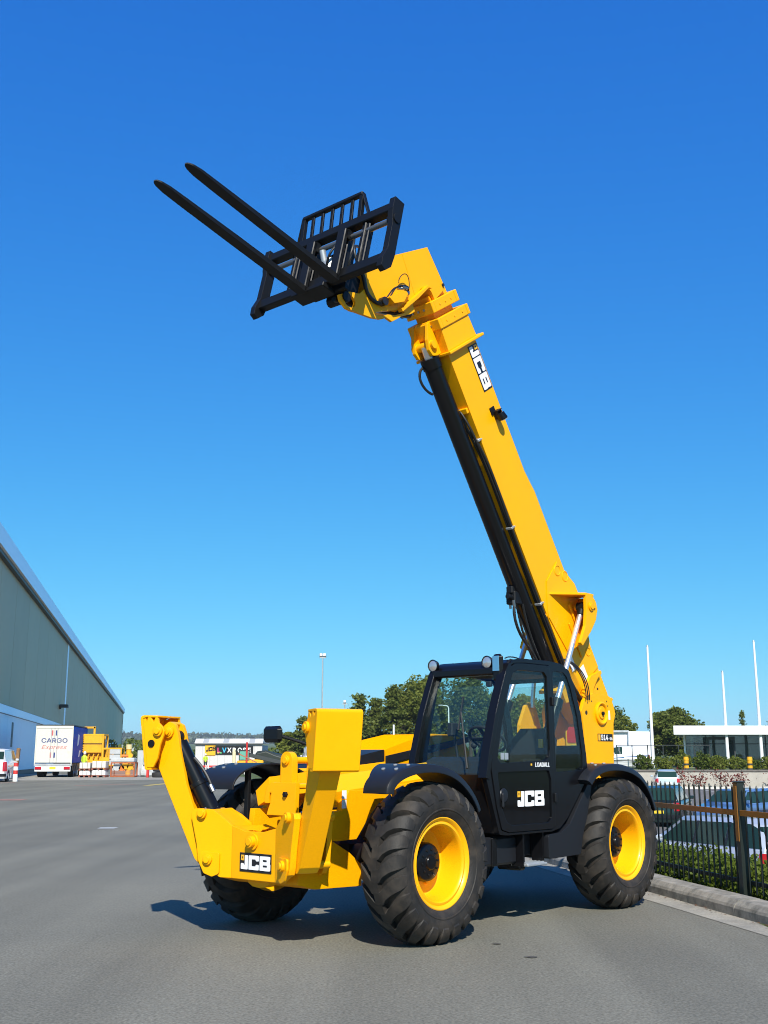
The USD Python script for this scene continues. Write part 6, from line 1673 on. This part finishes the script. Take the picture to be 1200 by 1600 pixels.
# ------------------------------------------------------------------ right background: wall, terrace, showroom
M['stone'] = mat('pale_wall', (0.36, 0.335, 0.29), rough=0.85, var=0.1, vscale=2.0)
M['coping'] = mat('coping', (0.13, 0.115, 0.10), rough=0.8, var=0.2)
t = thing('low_wall', 'long pale retaining wall across the back of the car park', 'wall', (0, 86.0, 0))
for k in range(22):
    x = 6 + 3.0 * k
    obj('wall_block', bx(x + 0.008, x + 2.992, 0, 0.35, -1.2, 0.33), M['stone'], t, smooth=False)
    obj('coping_stone', bx(x + 0.008, x + 2.992, -0.08, 0.45, 0.335, 0.47, 0.02), M['coping'], t, smooth=False)
M['pave'] = mat('pale_kerb', (0.5, 0.48, 0.44), rough=0.8)
t = thing('planter_kerb', 'white painted kerb line at the foot of the retaining wall', 'kerb', (0, 82.6, 0))
for k in range(16):
    x = 18 + 2.4 * k
    obj('kerb_stone', bx(x, x + 2.385, 0, 0.18, height(x, 82.6), height(x, 82.6) + 0.16), M['pave'], t, smooth=False)
M['white_render'] = mat('white_render', (0.78, 0.78, 0.77), rough=0.5)
wb = thing('white_building', 'plain white building left of the dark rounded tree', 'building', (0, 0, 0))
obj('wall', bx(17.0, 25.4, 118, 134, 0, 3.95), M['white_render'], wb, smooth=False)
obj('side_wall', ext([(25.401, 117.4), (28.0, 119.0), (28.0, 134), (25.401, 134)], 0, 4.05, 'xy'), M['white_render'], wb, smooth=False)
obj('roof_edge', bx(16.8, 25.5, 117.7, 134, 3.952, 4.15), M['galv'], wb, smooth=False)
obj('window', bx(22.6, 23.5, 117.96, 117.99, 0.8, 1.7), M['carglass'], wb, smooth=False)
sr = thing('glass_showroom', 'low glass showroom with thick white roof edge at the right', 'showroom', (0, 0, 0))
obj('roof', ext([(25.55, 99.6), (64, 99.6), (64, 116), (30.5, 116)], 3.36, 4.12, 'xy'), M['white_render'], sr, smooth=False)
obj('back_wall', bx(31.0, 64, 113.5, 114, 0.4, 3.355), M['shed_wall'], sr, smooth=False)
obj('floor', ext([(27.0, 101.5), (64, 101.5), (64, 114), (30.9, 114)], 0.3, 0.52, 'xy'), M['concrete'], sr, smooth=False)
M['showglass'] = glass('showroom_glass', (0.62, 0.74, 0.72), 0.06)
for k in range(20):
    x = 27.2 + 1.8 * k
    obj('glass_pane', bx(x + 0.03, x + 1.77, 102.02, 102.04, 0.55, 3.30), M['showglass'], sr, smooth=False)
    obj('mullion', bx(x - 0.035, x + 0.03, 101.97, 102.09, 0.52, 3.355), M['dark_trim'], sr, smooth=False)
obj('transom', bx(27.2, 63, 101.98, 102.08, 2.55, 2.62), M['dark_trim'], sr, smooth=False)
for k in range(6):
    a, b_ = np.array([27.19 + 0.64 * k, 102.1 + 2.0 * k]), np.array([27.19 + 0.64 * (k + 1), 102.1 + 2.0 * (k + 1)])
    obj('glass_pane', ext([tuple(a), tuple(b_), tuple(b_ + [0.02, 0]), tuple(a + [0.02, 0])], 0.55, 3.30, 'xy'), M['showglass'], sr, smooth=False)
obj('corner_post', bx(27.02, 27.16, 101.9, 102.04, 0.5, 3.355), M['white_render'], sr)
obj('entrance_porch', cat(bx(29.0, 31.4, 101.2, 101.95, 2.95, 3.2), bx(29.0, 29.12, 101.2, 101.9, 0.5, 2.95), bx(31.28, 31.4, 101.2, 101.9, 0.5, 2.95)), M['dark_trim'], sr)
for i, (x, c, lb) in enumerate(((29.4, M['dark_trim'], 'dark display panel standing inside the showroom entrance'), (32.3, M['orange'], 'long brown desk inside the right part of the showroom'), (30.2, YF, 'yellow display machine inside the showroom entrance'))):
    t = thing(['display_board', 'showroom_desk', 'display_machine'][i], lb, ['board', 'desk', 'machine'][i], (x, 104.5 + i, 0.525))
    if i == 1:
        obj('desk_top', bx(-0.6, 1.6, -0.3, 0.3, 0.72, 0.78), mat('desk_wood', (0.3, 0.17, 0.08), rough=0.5), t)
        obj('desk_front', bx(-0.6, 1.6, -0.29, -0.25, 0, 0.715), M['shed_wall'], t)
    elif i == 0:
        obj('panel_sheet', bx(-0.6, 0.6, -0.04, 0.04, 0.1, 2.3, 0.01), c, t)
        obj('panel_foot', bx(-0.5, 0.5, -0.25, 0.25, 0, 0.095), c, t)
    else:
        obj('machine_body', cat(bx(-0.3, 0.35, -0.4, 0.4, 0.35, 1.1, 0.06), bx(-0.1, 0.25, -0.3, 0.3, 1.1, 1.9, 0.05)), c, t)
        obj('machine_wheel', cat(cyl((-0.25, -0.5, 0.3), (-0.25, 0.5, 0.3), 0.3, n=16), cyl((0.35, -0.5, 0.3), (0.35, 0.5, 0.3), 0.3, n=16)), M['cartyre'], t)
for i in range(11):
    x = 20.8 + 1.42 * i + rng.uniform(-.2, .2)
    rg = np.random.default_rng(400 + i)
    w, h = rg.uniform(1.3, 1.9), rg.uniform(0.95, 1.5)
    lbs = ['clipped green shrub nearest the yellow rear tower', 'green shrub left of the first flagpole', 'green shrub at the foot of the first flagpole', 'green shrub below the dark rounded tree', 'green shrub left of the left yellow bollard', 'green shrub right of the left yellow bollard',
           'green shrub before the showroom corner', 'green shrub before the showroom entrance', 'green shrub left of the middle flagpole', 'green shrub between middle flagpole and right yellow bollard', 'green shrub at the right edge before the showroom']
    t = thing('terrace_shrub', lbs[i], 'shrub', (x, 90.0 + rg.uniform(-.4, .6), 0.3), group='shrubs along the terrace')
    v = rg.normal(size=(900, 3))
    v /= np.linalg.norm(v, axis=1, keepdims=True)
    v *= rg.uniform(0.6, 1.05, (900, 1))
    lump = 1 + 0.25 * np.sin(5 * v[:, :1] + i) * np.cos(4 * v[:, 2:] + i)
    obj('foliage', leaves(v * lump * [w / 2, 0.55, h * 0.52] + [0, 0, h * 0.5], 0.10, rg), M['leaf_mid' if i % 3 else 'leaf_light'], t, smooth=False)
    obj('stem', cat(*[bar((0, 0, -0.2), (0.3 * math.cos(k), 0.2 * math.sin(k), h * 0.6), 0.05, 0.05, (0, 1, 0)) for k in range(4)]), M['bark'], t)
for i, (x, lb) in enumerate(((23.3, 'yellow ribbed bollard at the left of the terrace shrubs'), (28.2, 'yellow ribbed bollard near the right edge of the terrace shrubs'))):
    t = thing('yellow_bollard', lb, 'bollard', (x, 87.6, 0.28))
    obj('bollard_shaft', cyl((0, 0, 0), (0, 0, 1.15), 0.20, 0.19, n=16), YF, t)
    for k in range(3):
        obj('bollard_band', cyl((0, 0, 0.16 + 0.36 * k), (0, 0, 0.30 + 0.36 * k), 0.215, n=16), M['dark_trim'] if k < 2 else YF, t)
reds = [(16.9, 'red-leaved bush left of the pale silver hatchback'), (21.9, 'red-leaved bush right of the pale silver hatchback'), (23.2, 'small reddish bush, second right of the pale silver hatchback'), (25.0, 'red-leaved bush in the middle of the low wall'),
        (26.3, 'small red bush right of the middle red bush'), (29.2, 'red-leaved bush above the fence post'), (31.3, 'large red-leaved bush by the right edge')]
for i, (x, lb) in enumerate(reds):
    rg = np.random.default_rng(500 + i)
    t = thing('red_bush', lb, 'bush', (x, 84.4, float(height(x, 84.4))), group='red-leaved bushes at the low wall')
    h = rg.uniform(1.0, 1.5)
    v = rg.normal(size=(170, 3)) * [0.42, 0.3, 0.28] + [0, 0, h * 0.62]
    v = v[v[:, 2] > 0.1]
    obj('foliage', leaves(v, 0.085, rg), M['leaf_red'], t, smooth=False)
    obj('stem', cat(*[bar((0, 0, 0), (0.35 * math.cos(2.1 * k), 0.25 * math.sin(2.1 * k), h * 0.8), 0.03, 0.03, (0.1, 1, 0)) for k in range(4)]), M['bark'], t)
rl_ = thing('terrace_railing', 'thin dark wire railing behind the terrace shrubs left of the showroom', 'railing', (0, 95.0, 0.4))
for k in range(7):
    obj('railing_post', cyl((19.5 + 1.3 * k, 0, 0), (19.5 + 1.3 * k, 0, 2.0), 0.04, n=8), M['dark_trim'], rl_)
for z in (0.7, 1.96):
    obj('railing_rail', bx(19.5, 27.3, -0.025, 0.025, z, z + 0.05), M['dark_trim'], rl_, smooth=False)
